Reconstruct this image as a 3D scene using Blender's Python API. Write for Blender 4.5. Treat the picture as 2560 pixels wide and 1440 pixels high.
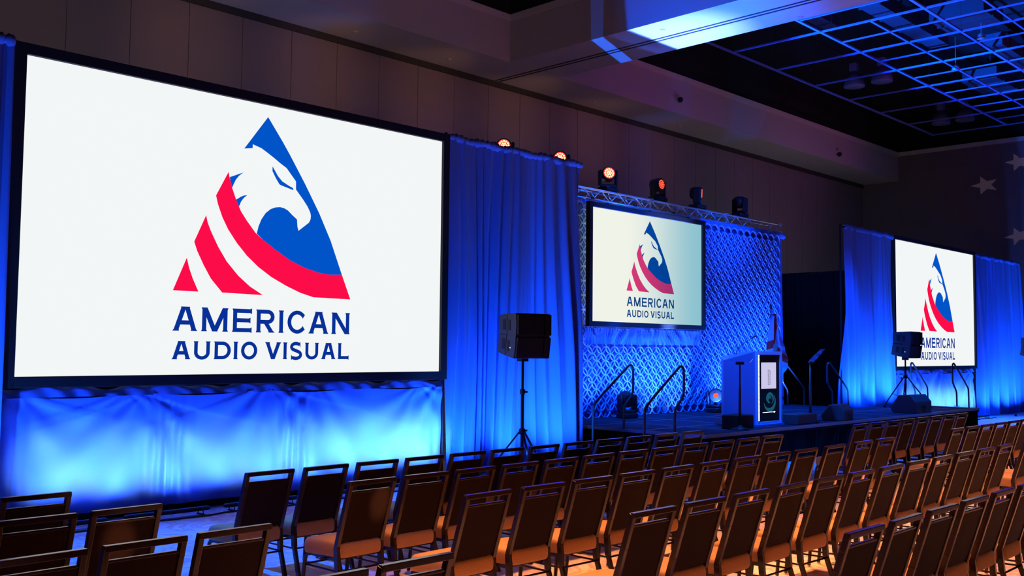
import bpy, math, random
from mathutils import Vector, Matrix

for o in list(bpy.data.objects):
    bpy.data.objects.remove(o)
C = bpy.context.scene.collection
S = bpy.context.scene
PI = math.pi
random.seed(7)

# ------------------------------------------------------------------ camera
# x runs along the stage wall, y towards it, z up; the lens is a 35 mm one
V1 = Vector((3690 - 1280, 895 - 720, 2474.0)).normalized()
V2 = Vector((-1270 - 1280, 845 - 720, 2474.0))
V2 = (V2 - V2.dot(V1) * V1).normalized()
V3 = V1.cross(V2)
cam_data = bpy.data.cameras.new('camera')
cam = bpy.data.objects.new('camera', cam_data)
C.objects.link(cam)
cam_data.sensor_width = 36.0
cam_data.lens = 2474.0 / 2560 * 36
cam_data.clip_end = 200
right = Vector((V1.x, V2.x, V3.x))
down = Vector((V1.y, V2.y, V3.y))
fwd = Vector((V1.z, V2.z, V3.z))
M = Matrix((right, -down, -fwd)).transposed().to_4x4()
M.translation = Vector((0, 0, 1.95))
cam.matrix_world = M
S.camera = cam

# ------------------------------------------------------------------ world, exposure
S.view_settings.view_transform = 'Standard'
S.view_settings.look = 'None'
S.view_settings.exposure = 0.0
S.view_settings.gamma = 1.0
S.view_settings.use_curve_mapping = False
W = bpy.data.worlds.new('dim_hall')
S.world = W
W.use_nodes = True
W.node_tree.nodes['Background'].inputs[0].default_value = (0.10, 0.04, 0.11, 1)
W.node_tree.nodes['Background'].inputs[1].default_value = 0.06


def aim(o, target):
    d = Vector(target) - o.location
    o.rotation_euler = d.to_track_quat('-Z', 'Y').to_euler()


def spot(name, loc, target, power, col, size=60, blend=0.6, radius=0.05):
    l = bpy.data.lights.new(name, 'SPOT')
    l.energy = power
    l.color = col
    l.spot_size = math.radians(size)
    l.spot_blend = blend
    l.shadow_soft_size = radius
    o = bpy.data.objects.new(name, l)
    C.objects.link(o)
    o.location = loc
    aim(o, target)
    return o


def area(name, loc, target, power, col, sx, sy, spread=180):
    l = bpy.data.lights.new(name, 'AREA')
    l.shape = 'RECTANGLE'
    l.size = sx
    l.size_y = sy
    l.energy = power
    l.color = col
    l.spread = math.radians(spread)
    o = bpy.data.objects.new(name, l)
    C.objects.link(o)
    o.location = loc
    aim(o, target)
    return o


def gobo(name, loc, target, power, col, size, star=0.7, radius=0.01, bar=0.0, roll=0.0):
    """a profile spot whose metal gobo lets one star (or soft blob) through"""
    o = spot(name, loc, target, power, col, size, 0.05, radius)
    l = o.data
    l.use_nodes = True
    nt = l.node_tree
    em = [n for n in nt.nodes if n.type == 'EMISSION'][0]
    tc = nt.nodes.new('ShaderNodeTexCoord')
    sp = nt.nodes.new('ShaderNodeSeparateXYZ')
    nt.links.new(tc.outputs['Normal'], sp.inputs[0])

    def m(op, a, b=None):
        n = nt.nodes.new('ShaderNodeMath')
        n.operation = op
        for i, v in enumerate((a, b)):
            if v is None:
                continue
            if isinstance(v, (int, float)):
                n.inputs[i].default_value = v
            else:
                nt.links.new(v, n.inputs[i])
        return n.outputs[0]
    u = m('DIVIDE', sp.outputs[0], sp.outputs[2])
    v = m('DIVIDE', sp.outputs[1], sp.outputs[2])
    if bar:
        mask = m('LESS_THAN', m('ABSOLUTE', u), bar)
        nt.links.new(mask, em.inputs['Strength'])
        return o
    R = math.tan(math.radians(size / 2)) * star
    ri = R * 0.42
    r = m('SQRT', m('ADD', m('MULTIPLY', u, u), m('MULTIPLY', v, v)))
    ang = m('ADD', m('ARCTAN2', v, u), 10 * PI / 5 + roll)
    a = m('ABSOLUTE', m('SUBTRACT', m('MODULO', ang, 2 * PI / 5), PI / 5))
    a = m('SUBTRACT', PI / 5, a)
    s36, c36 = math.sin(PI / 5), math.cos(PI / 5)
    den = m('ADD', m('MULTIPLY', m('COSINE', a), ri * s36), m('MULTIPLY', m('SINE', a), R - ri * c36))
    lim = m('DIVIDE', R * ri * s36, den)
    mask = m('LESS_THAN', r, lim)
    nt.links.new(mask, em.inputs['Strength'])
    return o


# ------------------------------------------------------------------ the room's light
BLUE = (0.030, 0.125, 1.0)
WARM = (1.0, 0.36, 0.08)
# amber downlights in the ceiling grid over the seating
for x, y, p in ((3.4, 4.0, 2300), (6.4, 4.0, 5200), (10.0, 3.6, 5000), (13.6, 3.6, 4800), (17.6, 3.6, 4600), (21.0, 3.4, 3000)):
    spot('amber_downlight', (x + 0.8, y + 2.6, 8.4), (x, y, 0), p, WARM, 46, 0.9, 0.25)
# lilac top wash over the whole seating
for x, p in ((4.5, 620), (11.0, 560), (18.0, 420)):
    spot('lilac_wash', (x, 3.4, 8.5), (x, 3.6, 0), p, (0.55, 0.36, 1.0), 60, 1.0, 0.15)
# blue uplights on the floor below the two side screens
for x0, x1 in ((4.0, 9.8), (26.0, 31.6)):
    n = 9
    for i in range(n):
        x = x0 + (i + 0.5) * (x1 - x0) / n
        p = (300, 320, 290, 270, 300, 330, 420, 520, 560)[i] if x < 20 else 380
        spot('skirt_uplight', (x, 10.25, 0.10), (x, 11.0, 0.66), p * 0.8, (0.02, 0.15, 1.0), 58, 0.9, 0.05)
        for dx in (-0.16, 0.16):
            spot('skirt_hot_fill', (x + dx, 10.05, 0.10), (x + dx, 11.0, 0.58), p * 0.30, (0.38, 0.66, 1.0), 44, 1.0, 0.05)  # added whiter spots that make the hot band on the skirt
        if i % 2 == 0:
            spot('skirt_uplight', (x + 0.3, 10.40, 0.12), (x + 0.3, 11.0, 1.1), 42, (0.0, 0.07, 1.0), 120, 1.0, 0.06)
# blue uplights below the tall curtains
for x in (2.2, 3.2, 10.1, 11.2, 12.2, 23.2, 24.3, 25.3, 32.2, 33.2, 34.2, 35.2):
    zl = 0.72 if 22.9 < x < 25.5 else 0.12
    spot('curtain_uplight', (x - 0.45, 10.25, zl), (x + 0.25, 11.0, 1.6), 430, (0.02, 0.17, 1.0), 100, 1.0, 0.04)
# blue uplights on the stage below the lattice backdrop
for x in (14.9, 16.1, 17.2, 18.4, 19.6, 20.8, 21.9):
    spot('backdrop_uplight', (x, 11.66, 0.72), (x, 12.45, 2.6), 620 if x > 15 else 380, (0.03, 0.13, 1.0), 116, 0.9, 0.05)
for x in (16.9, 17.75):
    spot('backdrop_spot', (x, 11.9, 0.70), (x, 12.45, 1.0), 40, (0.12, 0.40, 1.0), 90, 1.0, 0.04)
# blue wash on the ceiling and upper far wall from the stage
spot('ceiling_wash', (17.2, 11.74, 0.78), (17.3, 12.2, 8.66), 24000, (0.14, 0.25, 1.0), 30, 1.0, 0.05)
spot('ceiling_wash', (15.1, 11.72, 0.78), (16.6, 11.2, 9.4), 20000, (0.0, 0.08, 1.0), 40, 1.0, 0.05)
spot('grid_wash', (19.2, 12.65, 5.75), (22.5, 8.6, 9.6), 16000, (0.0, 0.10, 1.0), 62, 0.5, 0.05)
spot('grid_wash', (21.05, 12.65, 5.75), (29.0, 8.8, 9.6), 26000, (0.0, 0.10, 1.0), 34, 0.5, 0.05)
spot('wall_wash', (26.5, 10.4, 0.2), (38.2, 8.6, 8.0), 9000, (0.0, 0.06, 1.0), 26, 1.0, 0.05)
gobo('added_strip_beam', (15.4, 13.1, 0.4), (17.2, 13.68, 8.66), 5200, (0.01, 0.14, 1.0), 34, 0.9, 0.01, bar=0.019)  # added masked lamp behind the backdrop, drawing the blue strip on the beam
for x in (16.0, 20.0):
    spot('truss_wash', (x, 5.0, 8.3), (x, 12.6, 5.12), 5000, (0.0, 0.10, 1.0), 22, 1.0, 0.1)
# blue top wash over the stage floor
spot('stage_wash', (14.0, 8.0, 8.0), (16.8, 10.6, 0.6), 9000, (0.0, 0.12, 1.0), 54, 1.0, 0.2)
spot('stage_wash', (22.0, 7.6, 8.0), (21.5, 10.6, 0.6), 7000, (0.0, 0.12, 1.0), 54, 1.0, 0.2)
spot('aisle_bounce_fill', (4.6, 8.4, 8.2), (4.6, 8.5, 0), 6000, (0.0, 0.11, 1.0), 30, 0.7, 0.2)  # added fill spots standing in for the drapes' bounce on the carpet
spot('aisle_bounce_fill', (8.4, 8.9, 8.2), (8.4, 9.0, 0), 6000, (0.0, 0.11, 1.0), 27, 0.7, 0.2)
spot('aisle_bounce_fill', (31.0, 7.6, 8.2), (31.0, 8.6, 0), 9000, (0.0, 0.11, 1.0), 48, 1.0, 0.2)
# added fill spots, out of view, for the purple on the ceiling
for x, tx, p, c in ((2.0, 7.0, 200, (0.80, 0.22, 0.85)), (9.0, 14.5, 700, (0.85, 0.38, 0.78)), (17.0, 22.5, 1200, (0.85, 0.12, 0.75)), (25.0, 31.0, 1400, (0.85, 0.06, 0.62))):
    spot('ceiling_fill', (x, -5.0, 6.9), (tx, 16.0, 9.2), p, c, 25, 1.0, 0.3)
for x, p in ((6.0, 8), (9.0, 26), (12.0, 34), (15.0, 32), (18.0, 36), (21.0, 24), (24.0, 10)):
    spot('wall_glow_fill', (x, 14.9, 7.7), (x, 17.5, 7.7), p * 1.4, (1.0, 0.50, 0.22), 80, 1.0, 0.3)  # added fill without a fixture, for the warm glow on the upper wall
# stray light of the rear projector on the truss
spot('projector_spill', (16.4, 15.4, 4.3), (17.0, 12.75, 5.05), 60, (1.0, 0.88, 0.75), 70, 0.8, 0.1)
# gobo projectors at the back of the hall
for t in ((38.2, 12.8, 8.15), (38.2, 11.65, 8.87), (38.2, 11.7, 6.18)):
    gobo('star_gobo', (29.0, 3.0, 7.4), t, 1500, (0.85, 0.72, 0.9), 3.2, 0.95, 0.002)
spot('warm_gobo', (4.0, -4.0, 6.5), (4.90, 6.14, 0.76), 16000, (1.0, 0.50, 0.22), 1.25, 0.9, 0.03)
spot('warm_gobo', (1.0, -4.0, 6.5), (2.80, 6.12, 0.72), 14000, (1.0, 0.50, 0.22), 1.3, 0.9, 0.03)


# ------------------------------------------------------------------ materials
def mat(name, col, rough=0.6, metal=0.0, noise=None, bump=None, spec=0.5, sheen=0.0):
    m = bpy.data.materials.new(name)
    m.use_nodes = True
    nt = m.node_tree
    b = nt.nodes['Principled BSDF']
    b.inputs['Base Color'].default_value = (*col, 1)
    b.inputs['Roughness'].default_value = rough
    b.inputs['Metallic'].default_value = metal
    b.inputs['Specular IOR Level'].default_value = spec
    if sheen:
        b.inputs['Sheen Weight'].default_value = sheen
    tc = nt.nodes.new('ShaderNodeTexCoord')
    if noise:                                  # (scale, second colour)
        n = nt.nodes.new('ShaderNodeTexNoise')
        n.inputs['Scale'].default_value = noise[0]
        n.inputs['Detail'].default_value = 4
        nt.links.new(tc.outputs['Object'], n.inputs['Vector'])
        r = nt.nodes.new('ShaderNodeValToRGB')
        r.color_ramp.elements[0].position = 0.38
        r.color_ramp.elements[1].position = 0.62
        r.color_ramp.elements[0].color = (*col, 1)
        r.color_ramp.elements[1].color = (*noise[1], 1)
        nt.links.new(n.outputs['Fac'], r.inputs[0])
        nt.links.new(r.outputs[0], b.inputs['Base Color'])
    if bump:                                   # (scale, strength)
        n = nt.nodes.new('ShaderNodeTexNoise')
        n.inputs['Scale'].default_value = bump[0]
        n.inputs['Detail'].default_value = 5
        nt.links.new(tc.outputs['Object'], n.inputs['Vector'])
        bp = nt.nodes.new('ShaderNodeBump')
        bp.inputs['Strength'].default_value = bump[1]
        bp.inputs['Distance'].default_value = 0.0015
        nt.links.new(n.outputs['Fac'], bp.inputs['Height'])
        nt.links.new(bp.outputs[0], b.inputs['Normal'])
    return m


def emis(name, col, strength=1.0):
    m = bpy.data.materials.new(name)
    m.use_nodes = True
    nt = m.node_tree
    nt.nodes.remove(nt.nodes['Principled BSDF'])
    e = nt.nodes.new('ShaderNodeEmission')
    e.inputs[0].default_value = (*col, 1)
    e.inputs[1].default_value = strength
    nt.links.new(e.outputs[0], nt.nodes['Material Output'].inputs[0])
    return m


def srgb(r, g, b):
    f = lambda c: (c / 255 / 12.92) if c <= 10 else ((c / 255 + 0.055) / 1.055) ** 2.4
    return (f(r), f(g), f(b))


M_drape = mat('drape_cloth', (0.09, 0.21, 0.66), 0.75, bump=(60, 0.15), sheen=0.2)  # part of the uplights' blue is put into the cloth colour
M_skirt = mat('skirt_cloth', (0.11, 0.22, 0.74), 0.55, bump=(8, 0.25), sheen=0.2)  # blue of the floor uplights tinted into the cloth as well
M_blackcloth = mat('black_cloth', (0.009, 0.007, 0.009), 0.95, bump=(40, 0.2), spec=0.1)
M_black = mat('black_metal', (0.008, 0.008, 0.010), 0.55, spec=0.3)
M_blackplastic = mat('black_plastic', (0.009, 0.009, 0.011), 0.55, bump=(120, 0.15), spec=0.3)
M_cab = mat('cabinet_paint', (0.028, 0.032, 0.042), 0.55, bump=(150, 0.2))
M_alu = mat('truss_aluminium', (0.78, 0.78, 0.8), 0.38, metal=0.8)
M_frame = mat('screen_frame', (0.006, 0.007, 0.011), 0.7)
M_wall = mat('wall_fabric', (0.215, 0.165, 0.185), 0.95, noise=(0.7, (0.20, 0.155, 0.172)), bump=(90, 0.2))
M_plaster = mat('ceiling_plaster', (0.48, 0.43, 0.44), 0.9, bump=(30, 0.06))
M_trimlight = mat('cove_moulding', (0.60, 0.55, 0.53), 0.8)
M_voidblack = mat('black_ceiling_paint', (0.004, 0.004, 0.005), 0.95)
M_track = mat('partition_track', (0.03, 0.028, 0.03), 0.7)
M_grid = mat('grid_channel', (0.10, 0.16, 0.52), 0.6)  # blue of the grid wash put into the channel colour
M_duct = mat('duct_metal', (0.05, 0.05, 0.07), 0.6, metal=0.3)
M_bay = mat('bay_lamp_metal', (0.14, 0.14, 0.2), 0.5)
M_lattice = mat('plastic_blue_light_tint', (0.24, 0.42, 0.86), 0.3)  # white plastic with the blue stage light tinted into its colour
M_backcloth = mat('backdrop_cloth', (0.05, 0.11, 0.46), 0.8, bump=(40, 0.2))  # backdrop uplights' blue deepened in the cloth colour itself
M_flag = mat('flag_cloth', (0.26, 0.38, 0.72), 0.8)  # white flag cloth, blue stage light put into its colour
M_deck = mat('stage_deck', (0.010, 0.014, 0.030), 0.9, noise=(3, (0.013, 0.018, 0.036)), bump=(60, 0.2), spec=0.12)
M_decktrim = mat('deck_edge_trim', (0.30, 0.31, 0.34), 0.4, metal=0.5)
M_chairframe = mat('chair_frame_paint', (0.022, 0.009, 0.007), 0.24, noise=(40, (0.017, 0.007, 0.006)), spec=0.5)
M_chairback = mat('chair_back_vinyl', (0.015, 0.0045, 0.0035), 0.7, noise=(70, (0.012, 0.0035, 0.003)), bump=(160, 0.3), spec=0.15)
M_seat = mat('gold_seat_fabric', (0.62, 0.31, 0.085), 0.85, noise=(120, (0.52, 0.25, 0.065)), bump=(220, 0.5), sheen=0.3)
M_lectern = mat('lectern_lacquer', (0.10, 0.19, 0.50), 0.4)  # blue of the stage wash painted into the lacquer colour
M_lecternframe = mat('lectern_frame_lacquer', (0.45, 0.55, 0.80), 0.4)  # the same blue light tinted into the frame, more faintly
M_glass = mat('prompter_glass', (0.5, 0.6, 0.65), 0.05)
_b = M_glass.node_tree.nodes['Principled BSDF']
_b.inputs['Transmission Weight'].default_value = 1.0
_b.inputs['IOR'].default_value = 1.12
_b.inputs['Base Color'].default_value = (0.8, 0.88, 0.92, 1)
M_red_led = emis('red_led', (1.0, 0.22, 0.09), 9.0)
M_red_led_dim = emis('red_led_soft', (1.0, 0.06, 0.03), 2.6)
M_redface = emis('red_lens_face', (1.0, 0.02, 0.015), 2.5)
M_white_led = emis('white_led', (0.75, 0.85, 1.0), 3.0)
M_indicator = emis('indicator_light', (0.4, 0.8, 1.0), 0.8)


# ------------------------------------------------------------------ mesh helpers
class MB:
    def __init__(s):
        s.v = []
        s.f = []

    def add(s, vs, fs):
        k = len(s.v)
        s.v += [tuple(v) for v in vs]
        s.f += [tuple(i + k for i in f) for f in fs]
        return s

    def box(s, x0, x1, y0, y1, z0, z1, T=None):
        vs = [Vector((x, y, z)) for z in (z0, z1) for y in (y0, y1) for x in (x0, x1)]
        if T is not None:
            vs = [T @ v for v in vs]
        return s.add(vs, [(0, 2, 3, 1), (4, 5, 7, 6), (0, 1, 5, 4), (2, 6, 7, 3), (0, 4, 6, 2), (1, 3, 7, 5)])

    def rbox(s, x0, x1, y0, y1, z0, z1, r, T=None):
        """box with chamfered vertical and horizontal edges"""
        prof = [(x0 + r, y0), (x1 - r, y0), (x1, y0 + r), (x1, y1 - r), (x1 - r, y1), (x0 + r, y1), (x0, y1 - r), (x0, y0 + r)]
        cx, cy = (x0 + x1) / 2, (y0 + y1) / 2
        hx, hy = (x1 - x0) / 2, (y1 - y0) / 2
        vs = []
        for z, k in ((z0, 1), (z0 + r, 0), (z1 - r, 0), (z1, 1)):
            for x, y in prof:
                if k:
                    x = cx + (x - cx) * (hx - r) / hx
                    y = cy + (y - cy) * (hy - r) / hy
                v = Vector((x, y, z))
                vs.append(T @ v if T is not None else v)
        fs = [tuple(range(7, -1, -1)), tuple(range(24, 32))]
        for L in range(3):
            for i in range(8):
                j = (i + 1) % 8
                fs.append((L * 8 + i, L * 8 + j, L * 8 + 8 + j, L * 8 + 8 + i))
        return s.add(vs, fs)

    def prism(s, poly, axis, a0, a1):
        """polygon in the plane normal to axis, extruded from a0 to a1"""
        def P(p, a):
            return {'x': (a, p[0], p[1]), 'y': (p[0], a, p[1]), 'z': (p[0], p[1], a)}[axis]
        n = len(poly)
        vs = [P(p, a0) for p in poly] + [P(p, a1) for p in poly]
        fs = [tuple(range(n - 1, -1, -1)), tuple(range(n, 2 * n))] + [(i, (i + 1) % n, n + (i + 1) % n, n + i) for i in range(n)]
        return s.add(vs, fs)

    def tube(s, pts, r, n=8, closed=False):
        pts = [Vector(p) for p in pts]
        m = len(pts)
        rings = []
        prev = None
        for i, p in enumerate(pts):
            if closed:
                d = pts[(i + 1) % m] - pts[i - 1]
            else:
                d = pts[min(i + 1, m - 1)] - pts[max(i - 1, 0)]
            d.normalize()
            if prev is None:
                up = Vector((0, 0, 1)) if abs(d.z) < 0.9 else Vector((1, 0, 0))
                a = d.cross(up).normalized()
            else:
                a = (prev - prev.dot(d) * d).normalized()
            prev = a
            b = d.cross(a)
            rr = r[i] if isinstance(r, (list, tuple)) else r
            rings.append([p + rr * (math.cos(2 * PI * k / n) * a + math.sin(2 * PI * k / n) * b) for k in range(n)])
        vs = [v for ring in rings for v in ring]
        fs = []
        for i in range(m if closed else m - 1):
            j = (i + 1) % m
            for k in range(n):
                l = (k + 1) % n
                fs.append((i * n + k, i * n + l, j * n + l, j * n + k))
        if not closed:
            fs.append(tuple(range(n - 1, -1, -1)))
            fs.append(tuple((m - 1) * n + k for k in range(n)))
        return s.add(vs, fs)

    def bar(s, p, q, w, h):
        """rectangular bar from p to q"""
        p, q = Vector(p), Vector(q)
        d = (q - p).normalized()
        up = Vector((0, 0, 1)) if abs(d.z) < 0.9 else Vector((0, 1, 0))
        a = d.cross(up).normalized()
        b = a.cross(d)
        vs = [e + sx * w / 2 * a + sz * h / 2 * b for e in (p, q) for sx, sz in ((-1, -1), (1, -1), (1, 1), (-1, 1))]
        return s.add(vs, [(0, 1, 2, 3), (7, 6, 5, 4), (0, 4, 5, 1), (1, 5, 6, 2), (2, 6, 7, 3), (3, 7, 4, 0)])

    def lathe(s, prof, n=20, T=None):
        vs = []
        for r, z in prof:
            for k in range(n):
                v = Vector((r * math.cos(2 * PI * k / n), r * math.sin(2 * PI * k / n), z))
                vs.append(T @ v if T is not None else v)
        fs = []
        for i in range(len(prof) - 1):
            for k in range(n):
                l = (k + 1) % n
                fs.append((i * n + k, i * n + l, (i + 1) * n + l, (i + 1) * n + k))
        fs.append(tuple(range(n - 1, -1, -1)))
        fs.append(tuple((len(prof) - 1) * n + k for k in range(n)))
        return s.add(vs, fs)

    def build(s, name, m, parent=None, smooth=False, bevel=0.0, loc=None):
        me = bpy.data.meshes.new(name)
        me.from_pydata(s.v, [], s.f)
        me.update()
        if smooth:
            for p in me.polygons:
                p.use_smooth = True
        me.materials.append(m)
        o = bpy.data.objects.new(name, me)
        C.objects.link(o)
        if parent:
            o.parent = parent
        if loc:
            o.location = loc
        if bevel:
            b = o.modifiers.new('bevel', 'BEVEL')
            b.width = bevel
            b.segments = 2
            b.limit_method = 'ANGLE'
        return o


def chaikin(pts, it=2):
    pts = [Vector(p) for p in pts]
    for _ in range(it):
        new = [pts[0]]
        for a, b in zip(pts[:-1], pts[1:]):
            new += [a * 0.75 + b * 0.25, a * 0.25 + b * 0.75]
        new.append(pts[-1])
        pts = new
    return pts


def tag(o, label, cat, group=None, kind=None):
    o['label'] = label
    o['category'] = cat
    if group:
        o['group'] = group
    if kind:
        o['kind'] = kind
    return o


def struct(o):
    o['kind'] = 'structure'
    return o


def thing(name, label, cat, loc=(0, 0, 0), rz=0.0, group=None):
    o = bpy.data.objects.new(name, None)
    o.empty_display_size = 0.1
    C.objects.link(o)
    o.location = loc
    o.rotation_euler = (0, 0, rz)
    return tag(o, label, cat, group)


def copy_tree(o, parent=None):
    c = o.copy()
    C.objects.link(c)
    c.parent = parent
    for ch in list(o.children):
        copy_tree(ch, c)
    return c


# ------------------------------------------------------------------ room shell
XW, YW, ZS, ZT = 38.2, 17.5, 8.66, 9.79

M_carpet = bpy.data.materials.new('hall_carpet')
M_carpet.use_nodes = True
nt = M_carpet.node_tree
b = nt.nodes['Principled BSDF']
b.inputs['Roughness'].default_value = 0.95
tc = nt.nodes.new('ShaderNodeTexCoord')
n1 = nt.nodes.new('ShaderNodeTexNoise')
n1.inputs['Scale'].default_value = 1.6
n1.inputs['Detail'].default_value = 5
n1.inputs['Distortion'].default_value = 2.2
nt.links.new(tc.outputs['Object'], n1.inputs['Vector'])
r = nt.nodes.new('ShaderNodeValToRGB')
r.color_ramp.interpolation = 'EASE'
els = r.color_ramp.elements
els[0].position, els[0].color = 0.34, (0.50, 0.46, 0.52, 1)
els[1].position, els[1].color = 0.66, (0.80, 0.74, 0.74, 1)
e = els.new(0.45)
e.color = (0.74, 0.66, 0.66, 1)
e = els.new(0.55)
e.color = (0.62, 0.42, 0.44, 1)
e = els.new(0.60)
e.color = (0.76, 0.70, 0.68, 1)
nt.links.new(n1.outputs['Fac'], r.inputs[0])
nt.links.new(r.outputs[0], b.inputs['Base Color'])
n2 = nt.nodes.new('ShaderNodeTexNoise')
n2.inputs['Scale'].default_value = 60
nt.links.new(tc.outputs['Object'], n2.inputs['Vector'])
bp = nt.nodes.new('ShaderNodeBump')
bp.inputs['Strength'].default_value = 0.4
bp.inputs['Distance'].default_value = 0.01
nt.links.new(n2.outputs['Fac'], bp.inputs['Height'])
nt.links.new(bp.outputs[0], b.inputs['Normal'])
struct(MB().box(-16, XW + 0.3, -16, YW + 0.3, -0.2, 0).build('floor', M_carpet))

# stage wall: 1.15 m wide fabric panels with fine joints
m = MB()
x = 10.17 - 1.149 * 23
while x < XW:
    m.box(max(x + 0.006, -16), min(x + 1.149 - 0.006, XW), YW, YW + 0.10, 0.0, ZS - 0.10)
    x += 1.149
m.box(-16, XW, YW + 0.02, YW + 0.3, 0, ZS)
struct(m.build('wall_back', M_wall))
struct(MB().box(-16, XW, YW - 0.05, YW + 0.01, ZS - 0.14, ZS).build('trim_1', M_track))
struct(MB().box(XW, XW + 0.3, -16, YW + 0.3, 0, ZT).build('wall_right', M_wall))
struct(MB().box(-16.3, -16, -16, YW + 0.3, 0, ZT).build('wall_left', M_wall))
struct(MB().box(-16.3, XW + 0.3, -16.3, -16, 0, ZT).build('wall_front', M_wall))
# dropped soffit along the stage wall and the cross beam between the two coffers
m = MB()
m.box(-16, XW, 16.03, YW + 0.3, ZS, ZT)
m.box(16.33, 18.14, -16, 16.03, ZS, ZT)
struct(m.build('ceiling', M_plaster))
# black void above the coffers
m = MB()
m.box(-16.3, XW + 0.3, -16.3, YW + 0.3, 11.2, 11.4)
m.box(-16, XW, 16.08, 16.2, ZT + 0.002, 11.2)
m.box(XW + 0.05, XW + 0.25, -16, 16.1, ZT + 0.002, 11.2)
m.box(16.4, 18.07, -16, 16.08, ZT + 0.002, 11.2)
struct(m.build('ceiling_void', M_voidblack))
# light moulding at the top of the coffer faces
m = MB()
m.box(-16, 16.33, 16.01, 16.03, ZT - 0.16, ZT)
m.box(18.14, XW, 16.01, 16.03, ZT - 0.16, ZT)
m.box(XW - 0.03, XW, -16, 16.03, ZT - 0.16, ZT)
m.box(16.31, 16.33, -16, 16.01, ZT - 0.16, ZT)
struct(m.build('trim_2', M_trimlight))
# partition track let into the beam's underside
m = MB()
m.box(17.20, 17.24, -16, 17.4, ZS - 0.012, ZS + 0.001)
m.box(17.34, 17.38, -16, 17.4, ZS - 0.012, ZS + 0.001)
struct(m.build('trim_3', M_track))

# hung grid of channels in the right coffer
Zg = 9.6
m = MB()
ys_main = [13.47, 11.03, 8.55, 6.1, 3.6, 1.1]
xs = [35.1 - 2.2 * k for k in range(8)]
for y in ys_main:
    m.box(18.5, 35.14, y - 0.032, y + 0.032, Zg, Zg + 0.04)
for i, x in enumerate(xs):
    m.box(x - 0.030, x + 0.030, 0.0, 13.47, Zg + 0.002, Zg + 0.038)
for x in [35.1 - 2.2 * k - 1.1 for k in range(7)]:
    m.box(x - 0.02, x + 0.02, 0.0, 11.03, Zg + 0.004, Zg + 0.034)
m.box(22.1, 35.1, 7.40 - 0.022, 7.40 + 0.022, Zg + 0.004, Zg + 0.034)
m.box(21.9, 35.1, 9.80 - 0.025, 9.80 + 0.025, Zg + 0.004, Zg + 0.034)
hw_ = MB()
for x in xs:
    for y in ys_main:
        hw_.tube([(x, y, Zg + 0.05), (x, y, 11.2)], 0.004, 5)
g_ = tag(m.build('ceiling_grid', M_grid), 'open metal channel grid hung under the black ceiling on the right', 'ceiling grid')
hw_.build('hanger_wires', M_black, g_)

# services above the grid
k = 0
for (x0, x1, y0, y1, z, lab) in ((22.5, 27.5, 10.1, 10.6, 10.4, 'long flat duct above the second bay of the ceiling grid'),
                                 (24.6, 26.0, 8.2, 9.5, 10.2, 'wide pale duct box above the ceiling grid near the beam'),
                                 (28.4, 34.0, 9.0, 9.5, 10.4, 'thin duct above the far bays of the ceiling grid'),
                                 (31.0, 33.0, 10.0, 11.0, 10.2, 'wide duct box above the far end of the ceiling grid'),
                                 (19.4, 24.0, 11.6, 12.0, 10.4, 'narrow duct beside the blue-lit ceiling beam')):
    m = MB()
    m.box(x0, x1, y0, y1, z, z + 0.35)
    q = x0 + 0.6
    while q < x1:
        m.box(q - 0.02, q + 0.02, y0 - 0.03, y1 + 0.03, z - 0.03, z + 0.38)
        q += 1.2
    m.tube([((x0 + x1) / 2, (y0 + y1) / 2, z + 0.3), ((x0 + x1) / 2, (y0 + y1) / 2, 11.2)], 0.02, 6)
    tag(m.build('ceiling_duct', M_duct), lab, 'duct')


def bay_lamp(x, y, z, label):
    t = thing('high_bay_lamp', label, 'ceiling lamp', (x, y, z), group='high bay lamps above the ceiling grid')
    MB().lathe([(0.30, 0.0), (0.31, 0.02), (0.27, 0.22), (0.17, 0.38), (0.08, 0.44), (0.07, 0.46)], 20).build('lamp_shade', M_bay, t, smooth=True)
    MB().rbox(-0.11, 0.11, -0.11, 0.11, 0.46, 0.72, 0.02).build('ballast_box', M_bay, t)
    MB().tube([(0, 0, 0.70), (0, 0, 11.2 - z)], 0.012, 6).build('hanger', M_duct, t)


bay_lamp(28.0, 13.05, 9.85, 'bell-shaped ceiling lamp nearest the blue-lit beam')
bay_lamp(28.0, 12.2, 9.85, 'bell-shaped ceiling lamp just right of the one nearest the beam')
bay_lamp(34.6, 13.0, 9.85, 'bell-shaped ceiling lamp near the far corner of the grid, left of its pair')
bay_lamp(34.6, 12.2, 9.85, 'bell-shaped ceiling lamp near the far corner of the grid, right of its pair')
for i, (x, y, lab) in enumerate(((20.2, 8.9, 'small domed downlight in the grid cell closest to the beam'),
                                 (22.3, 7.9, 'small domed downlight one bay out from the beam'),
                                 (25.6, 8.6, 'small domed downlight above the middle of the ceiling grid'),
                                 (28.0, 10.1, 'small domed downlight above the left side of the grid'),
                                 (31.2, 9.2, 'small domed downlight above the far half of the grid'),
                                 (19.8, 7.2, 'small domed downlight at the top edge of the picture'))):
    o = MB().lathe([(0.10, 0.0), (0.11, 0.03), (0.07, 0.12), (0.02, 0.15), (0.012, 0.17), (0.012, 11.2 - 9.8)], 14).build('domed_downlight', M_alu, None, smooth=True, loc=(x, y, 9.8))
    tag(o, lab, 'downlight', 'domed downlights in the grid')


def camera_dome(x, z, label):
    t = thing('security_camera', label, 'security camera', (x, 16.03, z), group='cameras on the coffer face')
    MB().rbox(-0.05, 0.05, -0.12, 0.0, 0.0, 0.10, 0.01).build('bracket', M_trimlight, t)
    MB().lathe([(0.03, 0.0), (0.075, -0.02), (0.08, -0.07), (0.055, -0.13), (0.01, -0.15)], 14, Matrix.Translation((0, -0.13, 0.02))).build('dome', M_blackplastic, t, smooth=True)


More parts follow.
